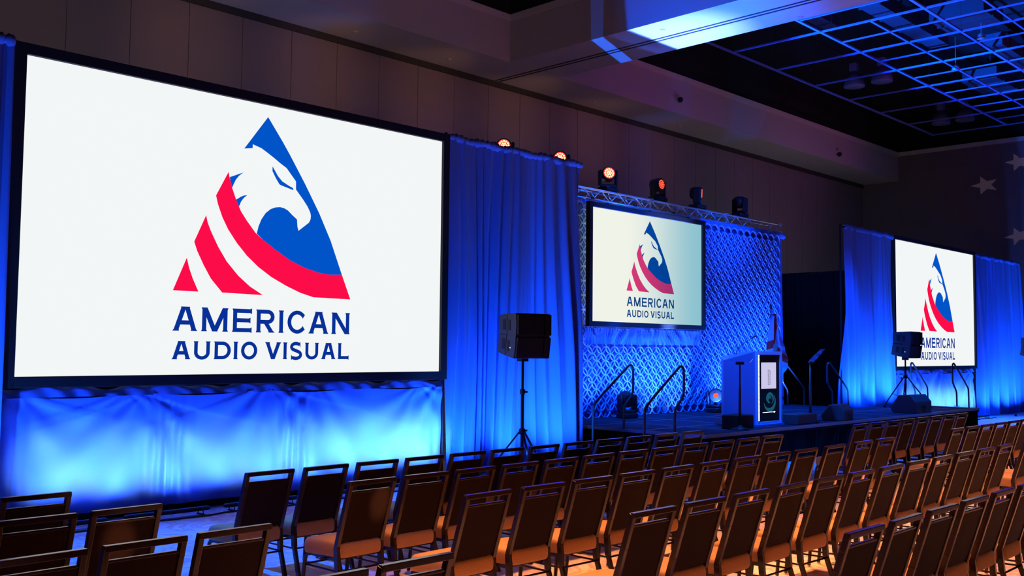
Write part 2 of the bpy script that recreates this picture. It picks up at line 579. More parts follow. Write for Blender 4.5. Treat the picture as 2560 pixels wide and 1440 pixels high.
camera_dome(23.1, 9.07, 'small black security camera on the purple coffer face, nearer the beam')
camera_dome(32.9, 8.97, 'small black security camera on the purple coffer face, near the far wall')
for i, (x, y) in enumerate([(9.5, 16.9), (12.5, 16.9), (15.2, 16.9), (17.9, 15.0), (16.8, 12.0), (18.0, 9.5), (20.5, 16.9), (24.5, 16.9), (29.0, 16.9)]):
    o = MB().lathe([(0.06, 0.0), (0.055, -0.012), (0.02, -0.016), (0.015, -0.03)], 12).build('ceiling_sprinkler', M_plaster, None, smooth=True, loc=(x, y, ZS))
    tag(o, 'tiny round white sprinkler head flush in the plaster soffit', 'sprinkler', 'sprinkler heads in the plaster soffit')


# ------------------------------------------------------------------ drapes
def fold_fn(seed, n, warp):
    rnd = random.Random(seed)
    comps = [(n * rnd.uniform(0.85, 1.15), rnd.uniform(0, 6.28), 1.0),
             (n * rnd.uniform(1.5, 1.9), rnd.uniform(0, 6.28), 0.50),
             (n * rnd.uniform(0.35, 0.5), rnd.uniform(0, 6.28), 0.9),
             (n * rnd.uniform(2.6, 3.2), rnd.uniform(0, 6.28), 0.26),
             (n * rnd.uniform(3.8, 4.4), rnd.uniform(0, 6.28), 0.10)]
    w1, w2 = rnd.uniform(0, 6.28), rnd.uniform(0, 6.28)

    def f(u, t):
        # u along the drape in metres, t = 0 at the top .. 1 at the floor
        u = u + warp * (0.16 * math.sin(1.9 * u + w1 + 1.6 * t) + 0.05 * math.sin(4.7 * u + w2 - 2.3 * t))
        s = 0
        for k, p, a in comps:
            c = math.cos(k * u + p + 0.35 * math.sin(2.2 * t + p))
            s += a * (1 - abs(c)) ** 0.8 * 1.6 if k == comps[0][0] else a * c
        return s
    return f


def drape_mesh(x0, x1, y, z0, z1, seed, n=16, amp=0.05, top=0.35, step=0.016, rows=46, flare=0.0, m=None, warp=1.0):
    f = fold_fn(seed, n, warp)
    mb = m or MB()
    nx = int((x1 - x0) / step) + 1
    vs, fs = [], []
    for j in range(rows + 1):
        t = j / rows
        z = z1 + (z0 - z1) * t
        a = amp * (top + (1 - top) * min(1, t * 1.6))
        for i in range(nx + 1):
            u = (x1 - x0) * i / nx
            fx = (i / nx - 0.5) * 2 * flare * t * t
            vs.append((x0 + u + fx, y + a * (f(u, t) - 0.9), z))
    for j in range(rows):
        for i in range(nx):
            k = j * (nx + 1) + i
            fs.append((k, k + nx + 1, k + nx + 2, k + 1))
    return mb.add(vs, fs)


def header_mesh(x0, x1, y, z, h=0.11, seed=1):
    rnd = random.Random(seed)
    mb = MB()
    nx = int((x1 - x0) / 0.012)
    ph = [rnd.uniform(0, 6.28) for _ in range(4)]
    vs, fs = [], []
    nr = 8
    for j in range(nr + 1):
        a = -0.5 * PI + PI * 1.25 * j / nr
        for i in range(nx + 1):
            u = (x1 - x0) * i / nx
            wob = 0.010 * math.sin(62 * u + ph[0] + 2 * math.sin(5 * u)) + 0.007 * math.sin(113 * u + ph[1]) + 0.008 * math.sin(17 * u + ph[2])
            rr = h / 2 + wob
            vs.append((x0 + u, y - rr * math.cos(a) * 0.8, z + rr * math.sin(a) + 0.01 * math.sin(9 * u + ph[3])))
    for j in range(nr):
        for i in range(nx):
            k = j * (nx + 1) + i
            fs.append((k, k + 1, k + nx + 2, k + nx + 1))
    return mb.add(vs, fs)


def curtain(x0, x1, y, z1, seed, label, flare=0.0, n=15, amp=0.085, group='blue-lit pipe and drape curtains'):
    t = thing('drape_curtain', label, 'curtain', ((x0 + x1) / 2, y, 0), group=group)
    L = t.location
    def loc(o):
        o.location = (-L.x, -L.y, 0)
        return o
    loc(drape_mesh(x0, x1, y, 0.02, z1 - 0.08, seed, n=n, amp=amp, flare=flare).build('cloth', M_drape, t, smooth=True))
    loc(header_mesh(x0, x1, y - 0.01, z1 - 0.06, seed=seed).build('rod_pocket', M_drape, t, smooth=True))
    m = MB()
    m.tube([(x0 - 0.04, y + 0.03, z1 - 0.05), (x1 + 0.04, y + 0.03, z1 - 0.05)], 0.024, 8)
    for x in (x0 + 0.03, x1 - 0.03):
        m.tube([(x, y + 0.09, 0.0), (x, y + 0.09, z1 + 0.03)], 0.024, 8)
        m.box(x - 0.22, x + 0.22, y + 0.0, y + 0.44, 0.0, 0.012)
    loc(m.build('pipe_frame', M_black, t))
    return t


curtain(0.2, 3.70, 11.0, 5.20, 11, 'blue-lit curtain at the left edge, left of the large screen', flare=-0.02)
curtain(9.90, 12.98, 11.0, 5.18, 12, 'blue-lit curtain between the large left screen and the lattice backdrop', flare=-0.01)
curtain(22.90, 25.72, 11.0, 5.06, 13, 'blue-lit curtain left of the far right screen')
curtain(31.66, 35.85, 11.0, 5.02, 14, 'blue-lit curtain right of the far right screen', n=13)


def skirt(x0, x1, y, z1, seed, label):
    """taut cloth skirt in three lengths hung below a screen"""
    t = thing('screen_skirt', label, 'screen skirt', ((x0 + x1) / 2, y, 0), group='cloth skirts below the side screens')
    L = t.location
    rnd = random.Random(seed)
    mb = MB()
    nx, nz = int((x1 - x0) / 0.02), 70
    seams = [x0, x0 + (x1 - x0) * 0.30, x0 + (x1 - x0) * 0.58, x1]
    pts = []
    for s in seams:
        for _ in range(2):
            pts.append((s + rnd.uniform(-0.5, 0.5), z1 - rnd.uniform(0.0, 0.25), rnd.uniform(0.7, 1.3)))
    ph = [rnd.uniform(0, 6.28) for _ in range(8)]
    vs, fs = [], []
    for j in range(nz + 1):
        t_ = j / nz
        z = z1 + (0.09 - z1) * t_
        for i in range(nx + 1):
            x = x0 + (x1 - x0) * i / nx
            d = 0.02 * math.sin(1.3 * x + ph[0]) + 0.012 * math.sin(3.1 * x + ph[1] + 0.8 * t_) + 0.006 * math.sin(6.7 * x + ph[2] - 1.3 * t_)
            for (px, pz, a) in pts:              # wrinkles fanning out from the tie points
                dx, dz = x - px, pz - z
                rr = math.hypot(dx, dz) + 0.05
                if dz > -0.2:
                    an = math.atan2(dx, dz + 0.25)
                    d += a * 0.022 * math.cos(11 * an + px * 7) * math.exp(-rr * 1.1) * min(1, (rr / 0.35) ** 2) * (1 if abs(an) < 1.3 else 0)
            for s in seams[1:-1]:                # pleats gathered beside each seam
                q = x - s
                d += 0.03 * math.exp(-(q / 0.22) ** 2) * math.cos(q * 38 + ph[3] + t_) + 0.03 * math.exp(-(q / 0.02) ** 2)
            e = 0
            if x - x0 < 0.4:
                e = (0.4 - (x - x0)) / 0.4
            if x1 - x < 0.4:
                e = (0.4 - (x1 - x)) / 0.4
            d += e * 0.025 * math.sin(30 * x + ph[4] + 2 * t_)
            sag = 0.05 * math.sin(PI * ((x - x0) / (x1 - x0) * 4 % 1)) * (1 - t_)
            vs.append((x, y + d - 0.04 * t_, z - sag))
    for j in range(nz):
        for i in range(nx):
            k = j * (nx + 1) + i
            fs.append((k, k + nx + 1, k + nx + 2, k + 1))
    o = mb.add(vs, fs).build('cloth', M_skirt, t, smooth=True)
    o.location = (-L.x, -L.y, 0)
    # black kick strip and hem below
    o = MB().box(x0, x1, y + 0.03, y + 0.05, 0.0, 0.14).build('hem_strip', M_black, t)
    o.location = (-L.x, -L.y, 0)
    o = MB().box(x0, x1, y + 0.05, y + 0.06, 1.20, 1.56).build('black_band', M_black, t)
    o.location = (-L.x, -L.y, 0)
    # ruffle of spare cloth tucked along the top
    mb = MB()
    vs, fs = [], []
    n = int((x1 - x0) / 0.02)
    for i in range(n + 1):
        x = x0 + (x1 - x0) * i / n
        w = 0.03 * math.sin(5 * x + ph[5]) + 0.02 * math.sin(13 * x + ph[6])
        for j in range(4):
            vs.append((x, y - 0.02 + 0.02 * j + 0.012 * math.sin(21 * x + j * 2), z1 + (-0.03, 0.03, 0.08, 0.02)[j] + w * (j > 0) * 0.8))
    for i in range(n):
        for j in range(3):
            k = i * 4 + j
            fs.append((k, k + 1, k + 5, k + 4))
    o = mb.add(vs, fs).build('tucked_ruffle', M_skirt, t, smooth=True)
    o.location = (-L.x, -L.y, 0)
    return t


skirt(3.72, 9.88, 11.05, 1.40, 3, 'blue-lit cloth skirt below the large left screen')
skirt(25.74, 31.64, 11.05, 1.40, 5, 'blue-lit cloth skirt below the far right screen')

# black masking drape running back from the far right curtain to the stage wall
mb = MB()
f = fold_fn(31, 14, 1.0)
vs, fs = [], []
NY, NZ = 300, 12
for j in range(NZ + 1):
    for i in range(NY + 1):
        u = 6.0 * i / NY
        vs.append((24.2 + 0.04 * f(u, j / NZ), 11.35 + u, 0.02 + 4.0 * (1 - j / NZ)))
for j in range(NZ):
    for i in range(NY):
        k = j * (NY + 1) + i
        fs.append((k, k + 1, k + NY + 2, k + NY + 1))
t = thing('masking_drape', 'tall black drape closing the dark gap right of the stage', 'curtain', (24.2, 14.3, 0))
o = mb.add(vs, fs).build('cloth', M_blackcloth, t, smooth=True)
o.location = (-24.2, -14.3, 0)
m = MB()
m.tube([(0.08, -2.95, 4.02), (0.08, 3.0, 4.02)], 0.024, 8)
for yy in (-2.9, 0.0, 2.9):
    m.tube([(0.12, yy, 0), (0.12, yy, 4.05)], 0.024, 8)
    m.box(-0.05, 0.35, yy - 0.2, yy + 0.2, 0, 0.012)
m.build('pipe_frame', M_black, t)

# ------------------------------------------------------------------ screens
LOGO = {"blue":[[0.499,0.9557],[0.5372,0.8713],[0.5564,0.826],[0.5953,0.728],[0.6353,0.6194],[0.6681,0.5156],[0.7007,0.3855],[0.6662,0.3819],[0.6388,0.3863],[0.6004,0.4014],[0.5628,0.4253],[0.5259,0.4599],[0.4969,0.4905],[0.4783,0.5142],[0.482,0.5412],[0.4886,0.5688],[0.4987,0.5946],[0.5109,0.6118],[0.5232,0.6205],[0.534,0.6237],[0.545,0.6208],[0.5543,0.6139],[0.5656,0.5985],[0.5777,0.5843],[0.5792,0.5572],[0.5821,0.5412],[0.609,0.5776],[0.6127,0.5904],[0.6136,0.6044],[0.6115,0.6178],[0.6043,0.6386],[0.5926,0.6628],[0.5732,0.6985],[0.5727,0.7296],[0.548,0.7748],[0.5313,0.7898],[0.5166,0.8051],[0.4984,0.822],[0.4841,0.8343],[0.4636,0.8432],[0.4632,0.8288],[0.4433,0.8219]],"eye":[[0.5128,0.7734],[0.5127,0.7556],[0.5214,0.7306],[0.5308,0.7095],[0.5345,0.7065],[0.5666,0.6943],[0.5657,0.7023],[0.5546,0.7092],[0.5379,0.7219],[0.5267,0.7399]],"f1":[[0.4115,0.7094],[0.4435,0.734],[0.4325,0.7184],[0.426,0.7038],[0.4212,0.6871],[0.4175,0.6717],[0.4138,0.6907]],"f2":[[0.4273,0.6305],[0.4389,0.6438],[0.4456,0.6494],[0.4535,0.652],[0.4458,0.641],[0.4392,0.6256],[0.4345,0.6053],[0.4291,0.621]],"r1":[[0.4081,0.7273],[0.3811,0.6362],[0.3862,0.6049],[0.3969,0.5606],[0.4108,0.5191],[0.4317,0.4731],[0.4563,0.4296],[0.4846,0.391],[0.5169,0.3574],[0.5534,0.3287],[0.5907,0.3048],[0.6249,0.2905],[0.7256,0.2896],[0.7007,0.3855],[0.6662,0.3819],[0.6388,0.3863],[0.6004,0.4014],[0.5628,0.4253],[0.5259,0.4599],[0.4969,0.4905],[0.4755,0.5164],[0.4541,0.5576],[0.4399,0.5891],[0.4291,0.6236],[0.4182,0.6682],[0.4115,0.7057]],"r2":[[0.3604,0.5618],[0.3358,0.4639],[0.3427,0.4327],[0.3579,0.3842],[0.3748,0.338],[0.4011,0.2905],[0.4968,0.2888],[0.4651,0.3182],[0.4372,0.3545],[0.4096,0.4031],[0.3889,0.4542],[0.3717,0.5077],[0.3641,0.537]],"r3":[[0.3209,0.4058],[0.2933,0.2897],[0.3482,0.2893],[0.3351,0.3341],[0.3266,0.3706]]}
LINE1 = [["A",0.2943,0.3485,0.1497,0.2328],["M",0.3562,0.4168,0.15,0.2335],["E",0.4257,0.4719,0.1504,0.2341],["R",0.4815,0.5282,0.1507,0.2347],["I",0.5366,0.5505,0.151,0.2349],["C",0.5594,0.6061,0.1511,0.2355],["A",0.6133,0.6673,0.1514,0.2362],["N",0.6745,0.7257,0.1518,0.2368]]
LINE2 = [["A",0.2945,0.3353,0.0519,0.1141],["U",0.3409,0.3785,0.0521,0.1145],["D",0.386,0.4245,0.0522,0.1149],["I",0.4308,0.4405,0.0523,0.115],["O",0.4482,0.4866,0.0524,0.1155],["V",0.5047,0.5453,0.0525,0.116],["I",0.5504,0.5596,0.0527,0.1161],["S",0.5668,0.598,0.0527,0.1165],["U",0.6053,0.6422,0.0528,0.1169],["A",0.6482,0.6879,0.053,0.1173],["L",0.6933,0.724,0.0531,0.1177]]

c_white = srgb(243, 246, 246)
CW = dict(side=(srgb(243, 246, 246), srgb(0, 84, 200), srgb(252, 12, 72), srgb(6, 48, 150)),
          centre=(srgb(240, 243, 232), srgb(0, 72, 160), srgb(216, 56, 118), srgb(10, 66, 130)))


def glyph(ch, w, h, t):
    """list of flat polygons, lower case height 0..h, width 0..w, stem t; stems end in small flared serifs"""
    P = []
    fl, fd = t * 0.20, t * 0.45

    def stem(x, y0=0.0, y1=None, tt=t, f0=1, f1=1):
        y1 = h if y1 is None else y1
        a, b = x, x + tt
        P.append([(a - fl * f0, y0), (b + fl * f0, y0), (b, y0 + fd), (b, y1 - fd), (b + fl * f1, y1), (a - fl * f1, y1), (a, y1 - fd), (a, y0 + fd)])

    def diag(x0, y0, x1, y1, tt, f0=0, f1=0):
        k = (x1 - x0) / (y1 - y0)
        P.append([(x0 - fl * f0, y0), (x0 + tt + fl * f0, y0), (x0 + tt + k * fd, y0 + fd), (x1 + tt - k * fd, y1 - fd), (x1 + tt + fl * f1, y1),
                  (x1 - fl * f1, y1), (x1 - k * fd, y1 - fd), (x0 + k * fd, y0 + fd)])

    def hbar(x0, x1, y, tt, f=1):
        P.append([(x0, y), (x1 - fd, y), (x1, y - fl * f), (x1, y + tt + fl * f), (x1 - fd, y + tt), (x0, y + tt)])

    def arc(cx, cy, rx, ry, a0, a1, tx, ty, n=22):
        for i in range(n):
            q = [math.radians(a0 + (a1 - a0) * (i + k) / n) for k in (0, 1)]
            P.append([(cx + rx * math.cos(q[0]), cy + ry * math.sin(q[0])), (cx + rx * math.cos(q[1]), cy + ry * math.sin(q[1])),
                      (cx + (rx - tx) * math.cos(q[1]), cy + (ry - ty) * math.sin(q[1])), (cx + (rx - tx) * math.cos(q[0]), cy + (ry - ty) * math.sin(q[0]))])
    th = t * 0.9
    if ch == 'A':
        d = t * 1.12
        diag(fl, 0, w / 2 - d * 0.80, h, d, 1, 0)
        diag(w - fl - d, 0, w / 2 - d * 0.20, h, d, 1, 0)
        P.append([(w / 2 - d * 0.95, h), (w / 2 + d * 0.95, h), (w / 2 + d * 0.8, h - fd), (w / 2 - d * 0.8, h - fd)])
        hbar(w * 0.22, w * 0.78, h * 0.26, th, 0)
    elif ch == 'M':
        stem(fl, f1=1)
        stem(w - t - fl, f1=1)
        d = t * 1.2
        diag(w / 2 - d / 2, 0, fl, h, d)
        diag(w / 2 - d / 2, 0, w - d - fl, h, d)
    elif ch == 'N':
        stem(fl)
        stem(w - t - fl)
        d = t * 1.3
        diag(w - d - fl, 0, fl, h, d)
    elif ch == 'E':
        stem(fl)
        hbar(fl, w, h - th, th)
        hbar(fl, w * 0.93, h * 0.42, th)
        hbar(fl, w, 0, th)
    elif ch == 'L':
        stem(fl)
        hbar(fl, w, 0, th)
    elif ch == 'I':
        stem(w / 2 - t / 2)
    elif ch == 'R':
        stem(fl)
        hbar(fl, w * 0.62, h - th, th, 0)
        hbar(fl, w * 0.62, h * 0.38, th, 0)
        arc(w * 0.62, h * 0.69, w * 0.35, h * 0.31, -90, 90, t, th)
        diag(w - t * 1.2 - fl, 0, w * 0.40, h * 0.42, t * 1.2, 1, 0)
    elif ch == 'C':
        arc(w * 0.53, h / 2, w * 0.53, h * 0.52, 42, 318, t, th, 36)
        for s in (1, -1):
            a = math.radians(42)
            ox, oy = w * 0.53 + w * 0.53 * math.cos(a), h / 2 + s * h * 0.52 * math.sin(a)
            P.append([(ox - t * 0.9, oy + s * t * 0.15), (ox + fl, oy), (ox - t * 0.5, oy - s * t * 1.0)])
    elif ch == 'O':
        arc(w / 2, h / 2, w / 2, h * 0.52, 0, 360, t, th, 44)
    elif ch == 'D':
        stem(fl)
        hbar(fl, w * 0.5, h - th, th, 0)
        hbar(fl, w * 0.5, 0, th, 0)
        arc(w * 0.5, h / 2, w * 0.5, h / 2, -90, 90, t, th, 26)
    elif ch == 'U':
        stem(fl, h * 0.36, h, f0=-0.0)
        stem(w - t - fl, h * 0.36, h, f0=-0.0)
        arc(w / 2, h * 0.38, w / 2 - fl, h * 0.40, 180, 360, t, th, 26)
    elif ch == 'V':
        d = t * 1.15
        diag(w / 2 - d / 2, 0, fl, h, d, 0, 1)
        diag(w / 2 - d / 2, 0, w - d - fl, h, d, 0, 1)
    elif ch == 'S':
        path = [(w * 0.5 + w * 0.36 * math.cos(math.radians(q)), h * 0.735 + h * 0.205 * math.sin(math.radians(q))) for q in range(38, 236, 11)]
        path += [(w * 0.5 + w * 0.40 * math.cos(math.radians(q)), h * 0.265 + h * 0.215 * math.sin(math.radians(q))) for q in range(58, -150, -11)]
        L_, R2 = [], []
        for i, p in enumerate(path):
            p0, p1 = path[max(i - 1, 0)], path[min(i + 1, len(path) - 1)]
            dx, dy = p1[0] - p0[0], p1[1] - p0[1]
            k_ = math.hypot(dx, dy)
            nx_, ny_ = -dy / k_ * t * 0.48, dx / k_ * t * 0.48
            L_.append((p[0] + nx_, p[1] + ny_))
            R2.append((p[0] - nx_, p[1] - ny_))
        for i in range(len(path) - 1):
            P.append([L_[i], L_[i + 1], R2[i + 1], R2[i]])
        for (p, s) in ((path[0], 1), (path[-1], -1)):
            P.append([(p[0] - s * t * 0.45, p[1] + s * t * 0.3), (p[0] + s * t * 0.30, p[1] + s * t * 0.85), (p[0] + s * t * 0.36, p[1] - s * t * 0.75)])
    return P


def screen(x0, x1, y, z0, z1, label, scheme, fw, name='projection_screen', hotspot=False, legs=True):
    Wd, H = x1 - x0, z1 - z0
    t = thing(name, label, 'projection screen', (x0, y, 0))
    cols = CW[scheme]
    ms = []
    for i, nm in enumerate(('projected_white', 'projected_blue', 'projected_red', 'projected_lettering')):
        mm = emis(scheme + '_' + nm, cols[i], 1.0)
        if hotspot:
            # rear projector's falloff put into the emission colour, dimmer towards the right edge
            nt = mm.node_tree
            em = [q for q in nt.nodes if q.type == 'EMISSION'][0]
            tc = nt.nodes.new('ShaderNodeTexCoord')
            sp = nt.nodes.new('ShaderNodeSeparateXYZ')
            mr = nt.nodes.new('ShaderNodeMapRange')
            mr.interpolation_type = 'SMOOTHSTEP'
            mr.inputs[1].default_value = 0.25 * Wd
            mr.inputs[2].default_value = 1.0 * Wd
            mx = nt.nodes.new('ShaderNodeMix')
            mx.data_type = 'RGBA'
            mx.inputs[6].default_value = (*cols[i], 1)
            mx.inputs[7].default_value = (cols[i][0] * 0.30, cols[i][1] * 0.60, cols[i][2] * 0.78, 1)
            nt.links.new(tc.outputs['Object'], sp.inputs[0])
            nt.links.new(sp.outputs[0], mr.inputs[0])
            nt.links.new(mr.outputs[0], mx.inputs[0])
            nt.links.new(mx.outputs[2], em.inputs[0])
        ms.append(mm)
    # picture surface
    m = MB()
    m.box(0, Wd, 0.0, 0.012, z0, z1)
    m.build('screen_surface', ms[0], t)

    def flat(polys, mt, nm, yy):
        mb = MB()
        for P in polys:
            mb.add([(a, yy, b) for a, b in P], [tuple(range(len(P)))])
        o = mb.build(nm, mt, t)
        return o
    U = lambda pts: [(u * Wd, z0 + v * H) for u, v in pts]
    e = flat([U(LOGO[k]) for k in ('blue', 'eye', 'f1', 'f2')], ms[1], 'eagle_emblem', -0.002)
    e['label'] = 'deep blue eagle head shape of the emblem'
    e = flat([U(LOGO[k]) for k in ('r1', 'r2', 'r3')], ms[2], 'emblem_stripes', -0.003)
    e['label'] = 'three curved crimson stripes of the emblem'
    for nm, L, yb, ht, tt in (('upper_lettering', LINE1, 0.1508, 0.0843, 0.195), ('lower_lettering', LINE2, 0.0525, 0.0632, 0.215)):
        P = []
        for ch, a, b_, _, _ in L:
            w = (b_ - a) * Wd
            h = ht * H
            for q in glyph(ch, w, h, h * tt):
                P.append([(a * Wd + px, z0 + yb * H + pz) for px, pz in q])
        e = flat(P, ms[3], nm, -0.004)
        e['label'] = 'dark navy capitals reading ' + ('AMERICAN' if nm[0] == 'u' else 'AUDIO VISUAL')
    # black frame
    m = MB()
    m.box(-fw, 0, -0.05, 0.05, z0 - fw, z1 + fw)
    m.box(Wd, Wd + fw, -0.05, 0.05, z0 - fw, z1 + fw)
    m.box(0, Wd, -0.05, 0.05, z1, z1 + fw)
    m.box(0, Wd, -0.05, 0.05, z0 - fw, z0)
    m.build('screen_frame', M_frame, t, bevel=0.006)
    if legs:
        for xx in (0.3, Wd - 0.3):
            m = MB()
            m.box(xx - 0.03, xx + 0.03, 0.14, 0.20, 0.0, z1)
            m.bar((xx, 0.17, 1.9), (xx, 1.0, 0.03), 0.05, 0.05)
            m.box(xx - 0.03, xx + 0.03, 0.05, 0.15, z0 + 0.4, z0 + 0.5)
            m.box(xx - 0.04, xx + 0.04, 0.10, 1.05, 0.0, 0.04)
            m.build('leg', M_frame, t)
    return t


screen(3.82, 9.77, 11.0, 1.60, 5.03, 'largest projection screen, at the left, showing an eagle emblem over two lines of capitals', 'side', 0.12)
screen(25.84, 31.62, 11.0, 1.57, 4.955, 'far right projection screen with the eagle emblem, between two blue curtains', 'side', 0.10)
sc2 = screen(14.72, 18.53, 12.2, 2.49, 4.71, 'middle projection screen hung from the truss in front of the lattice backdrop', 'centre', 0.10, hotspot=True, legs=False)
for xx in (0.5, 1.9, 3.3):
    m = MB()
    m.box(xx - 0.02, xx + 0.02, -0.02, 0.42, 4.80, 4.83)
    m.box(xx - 0.02, xx + 0.02, 0.38, 0.42, 4.80, 4.95)
    m.box(xx - 0.04, xx + 0.04, 0.36, 0.44, 4.91, 4.98)
    m.build('hanging_clamp', M_black, sc2)
m = MB()
m.tube([(-0.05, 0.07, 4.86), (3.86, 0.07, 4.86)], 0.022, 8)
m.build('hanging_pipe', M_alu, sc2, smooth=True)['label'] = 'bright aluminium pipe along the top of the frame'
# pleated valance under the middle screen
mb = drape_mesh(14.68, 18.6, 12.30, 2.05, 2.36, 77, n=46, amp=0.022, top=1.0, step=0.01, rows=6)
o = mb.build('valance', M_drape, None, smooth=True)
tag(o, 'short gathered blue-lit valance hanging just below the middle screen', 'valance')

# ------------------------------------------------------------------ backdrop on the stage
t = thing('fabric_backdrop', 'flat blue-lit cloth behind the lattice panels on stage', 'backdrop', (18.6, 12.52, 0.0))
o = drape_mesh(14.42, 22.72, 12.56, 0.02, 4.86, 41, n=5, amp=0.018, top=1.0, step=0.04, rows=20).build('cloth', M_backcloth, t, smooth=True)
o.location = (-18.6, -12.52, 0)
o = header_mesh(18.75, 22.78, 12.52, 4.86, 0.13, 5).build('gathered_top', M_drape, t, smooth=True)
o.location = (-18.6, -12.52, 0)
o = header_mesh(14.3, 15.0, 12.50, 4.84, 0.12, 6).build('gathered_top', M_drape, t, smooth=True)
o.location = (-18.6, -12.52, 0)

t = thing('lattice_screen', 'white interlocking circle lattice panels covering the stage backdrop', 'decorative panel', (14.5, 12.42, 0.61))
P = 0.141


def rings(cond, nm):
    mb = MB()
    for i in range(0, 57):
        for j in range(0, 32):
            if (i + j) % 2:
                continue
            x = P * i + 0.10
            z = P * j + 0.13
            if not cond(x, z) or z > 4.16 or x > 7.72:
                continue
            n, rr = 26, 0.141
            vs, fs = [], []
            for k in range(n):
                a = 2 * PI * k / n
                ca, sa = math.cos(a), math.sin(a)
                # each ring weaves in and out of its neighbours
                yo = 0.0
                for (dr, dy) in ((-0.016, -0.010), (0.0, -0.024), (0.016, -0.010), (0.0, 0.022)):
                    vs.append((x + (rr + dr) * ca, yo + dy, z + (rr + dr) * sa))
            for k in range(n):
                l = (k + 1) % n
                for q in range(4):
                    p = (q + 1) % 4
                    fs.append((k * 4 + q, k * 4 + p, l * 4 + p, l * 4 + q))
            mb.add(vs, fs)
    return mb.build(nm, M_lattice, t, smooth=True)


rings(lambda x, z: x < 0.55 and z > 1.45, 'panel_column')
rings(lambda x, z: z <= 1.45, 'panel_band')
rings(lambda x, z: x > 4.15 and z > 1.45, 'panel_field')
rnd = random.Random(3)
clip0 = None
for i in range(2, 54, 6):
    for j in range(1, 30, 3):
        x, z = P * i + 0.1 + P * ((i + j) % 2), P * j + 0.13 + P / 2
        if (x > 4.15 or z < 1.45) and x < 7.6 and z < 4.1:
            c_ = MB().box(-0.03, 0.03, -0.045, 0.02, -0.012, 0.012)
            if clip0 is None:
                clip0 = c_.build('panel_clip', M_lattice, t)
                clip0.location = (x, 0, z)
            else:
                c_ = clip0.copy()
                C.objects.link(c_)
                c_.parent = t
                c_.location = (x, 0, z)
m = MB()
for x in (0.0, 2.6, 5.2, 7.7):
    m.box(x - 0.02, x + 0.02, 0.06, 0.08, 0.0, 4.2)
m.box(-0.02, 7.72, 0.05, 0.06, 4.2, 4.23)
m.build('support_frame', M_lattice, t)

# ------------------------------------------------------------------ truss
t = thing('box_truss', 'long aluminium box truss above the middle screen and lattice backdrop', 'truss', (11.2, 12.75, 0))
Xt, z0, z1 = 11.5, 4.93, 5.18
m = MB()
for yy in (-0.14, 0.14):
    for z in (z0 + 0.02, z1 - 0.025):
        m.tube([(0, yy, z), (Xt, yy, z)], 0.025, 8)
m.build('main_chord', M_alu, t, smooth=True)
m = MB()
step = 0.285
k = 0
x = 0.05
while x < Xt - 0.3:
    for yy in (-0.14, 0.14):
        a, b_ = (z0 + 0.02, z1 - 0.025) if k % 2 == 0 else (z1 - 0.025, z0 + 0.02)
        m.tube([(x, yy, a), (x + step, yy, b_)], 0.011, 6)
    for z in (z0 + 0.02, z1 - 0.025):
        a, b_ = (-0.14, 0.14) if k % 2 == 0 else (0.14, -0.14)
        m.tube([(x, a, z), (x + step, b_, z)], 0.010, 6)
    x += step
    k += 1
m.build('lacing', M_alu, t, smooth=True)
for x in (0.0, 3.0, 6.0, 9.0, 11.5):
    m = MB()
    for yy in (-0.14, 0.14):
        for z in (z0 + 0.02, z1 - 0.025):
            m.box(x - 0.07, x + 0.07, yy - 0.035, yy + 0.035, z - 0.035, z + 0.035)
    for yy in (-0.14, 0.14):
        m.box(x - 0.012, x + 0.012, yy - 0.02, yy + 0.02, z0, z1)
    m.build('joint_plate', M_alu, t)
for x in (0.5, 10.9):
    m = MB()
    for dx in (-0.13, 0.13):
        for yy in (-0.13, 0.13):
            m.tube([(x + dx, yy, 0.02), (x + dx, yy, z0)], 0.022, 6)
    z = 0.1
    k = 0
    while z < z0 - 0.3:
        for yy in (-0.13, 0.13):
            s = 1 if k % 2 else -1
            m.tube([(x - 0.13 * s, yy, z), (x + 0.13 * s, yy, z + 0.26)], 0.010, 5)
        z += 0.26
        k += 1
    m.box(x - 0.3, x + 0.3, -0.2, 0.3, 0.0, 0.025)
    m.build('tower', M_alu, t)


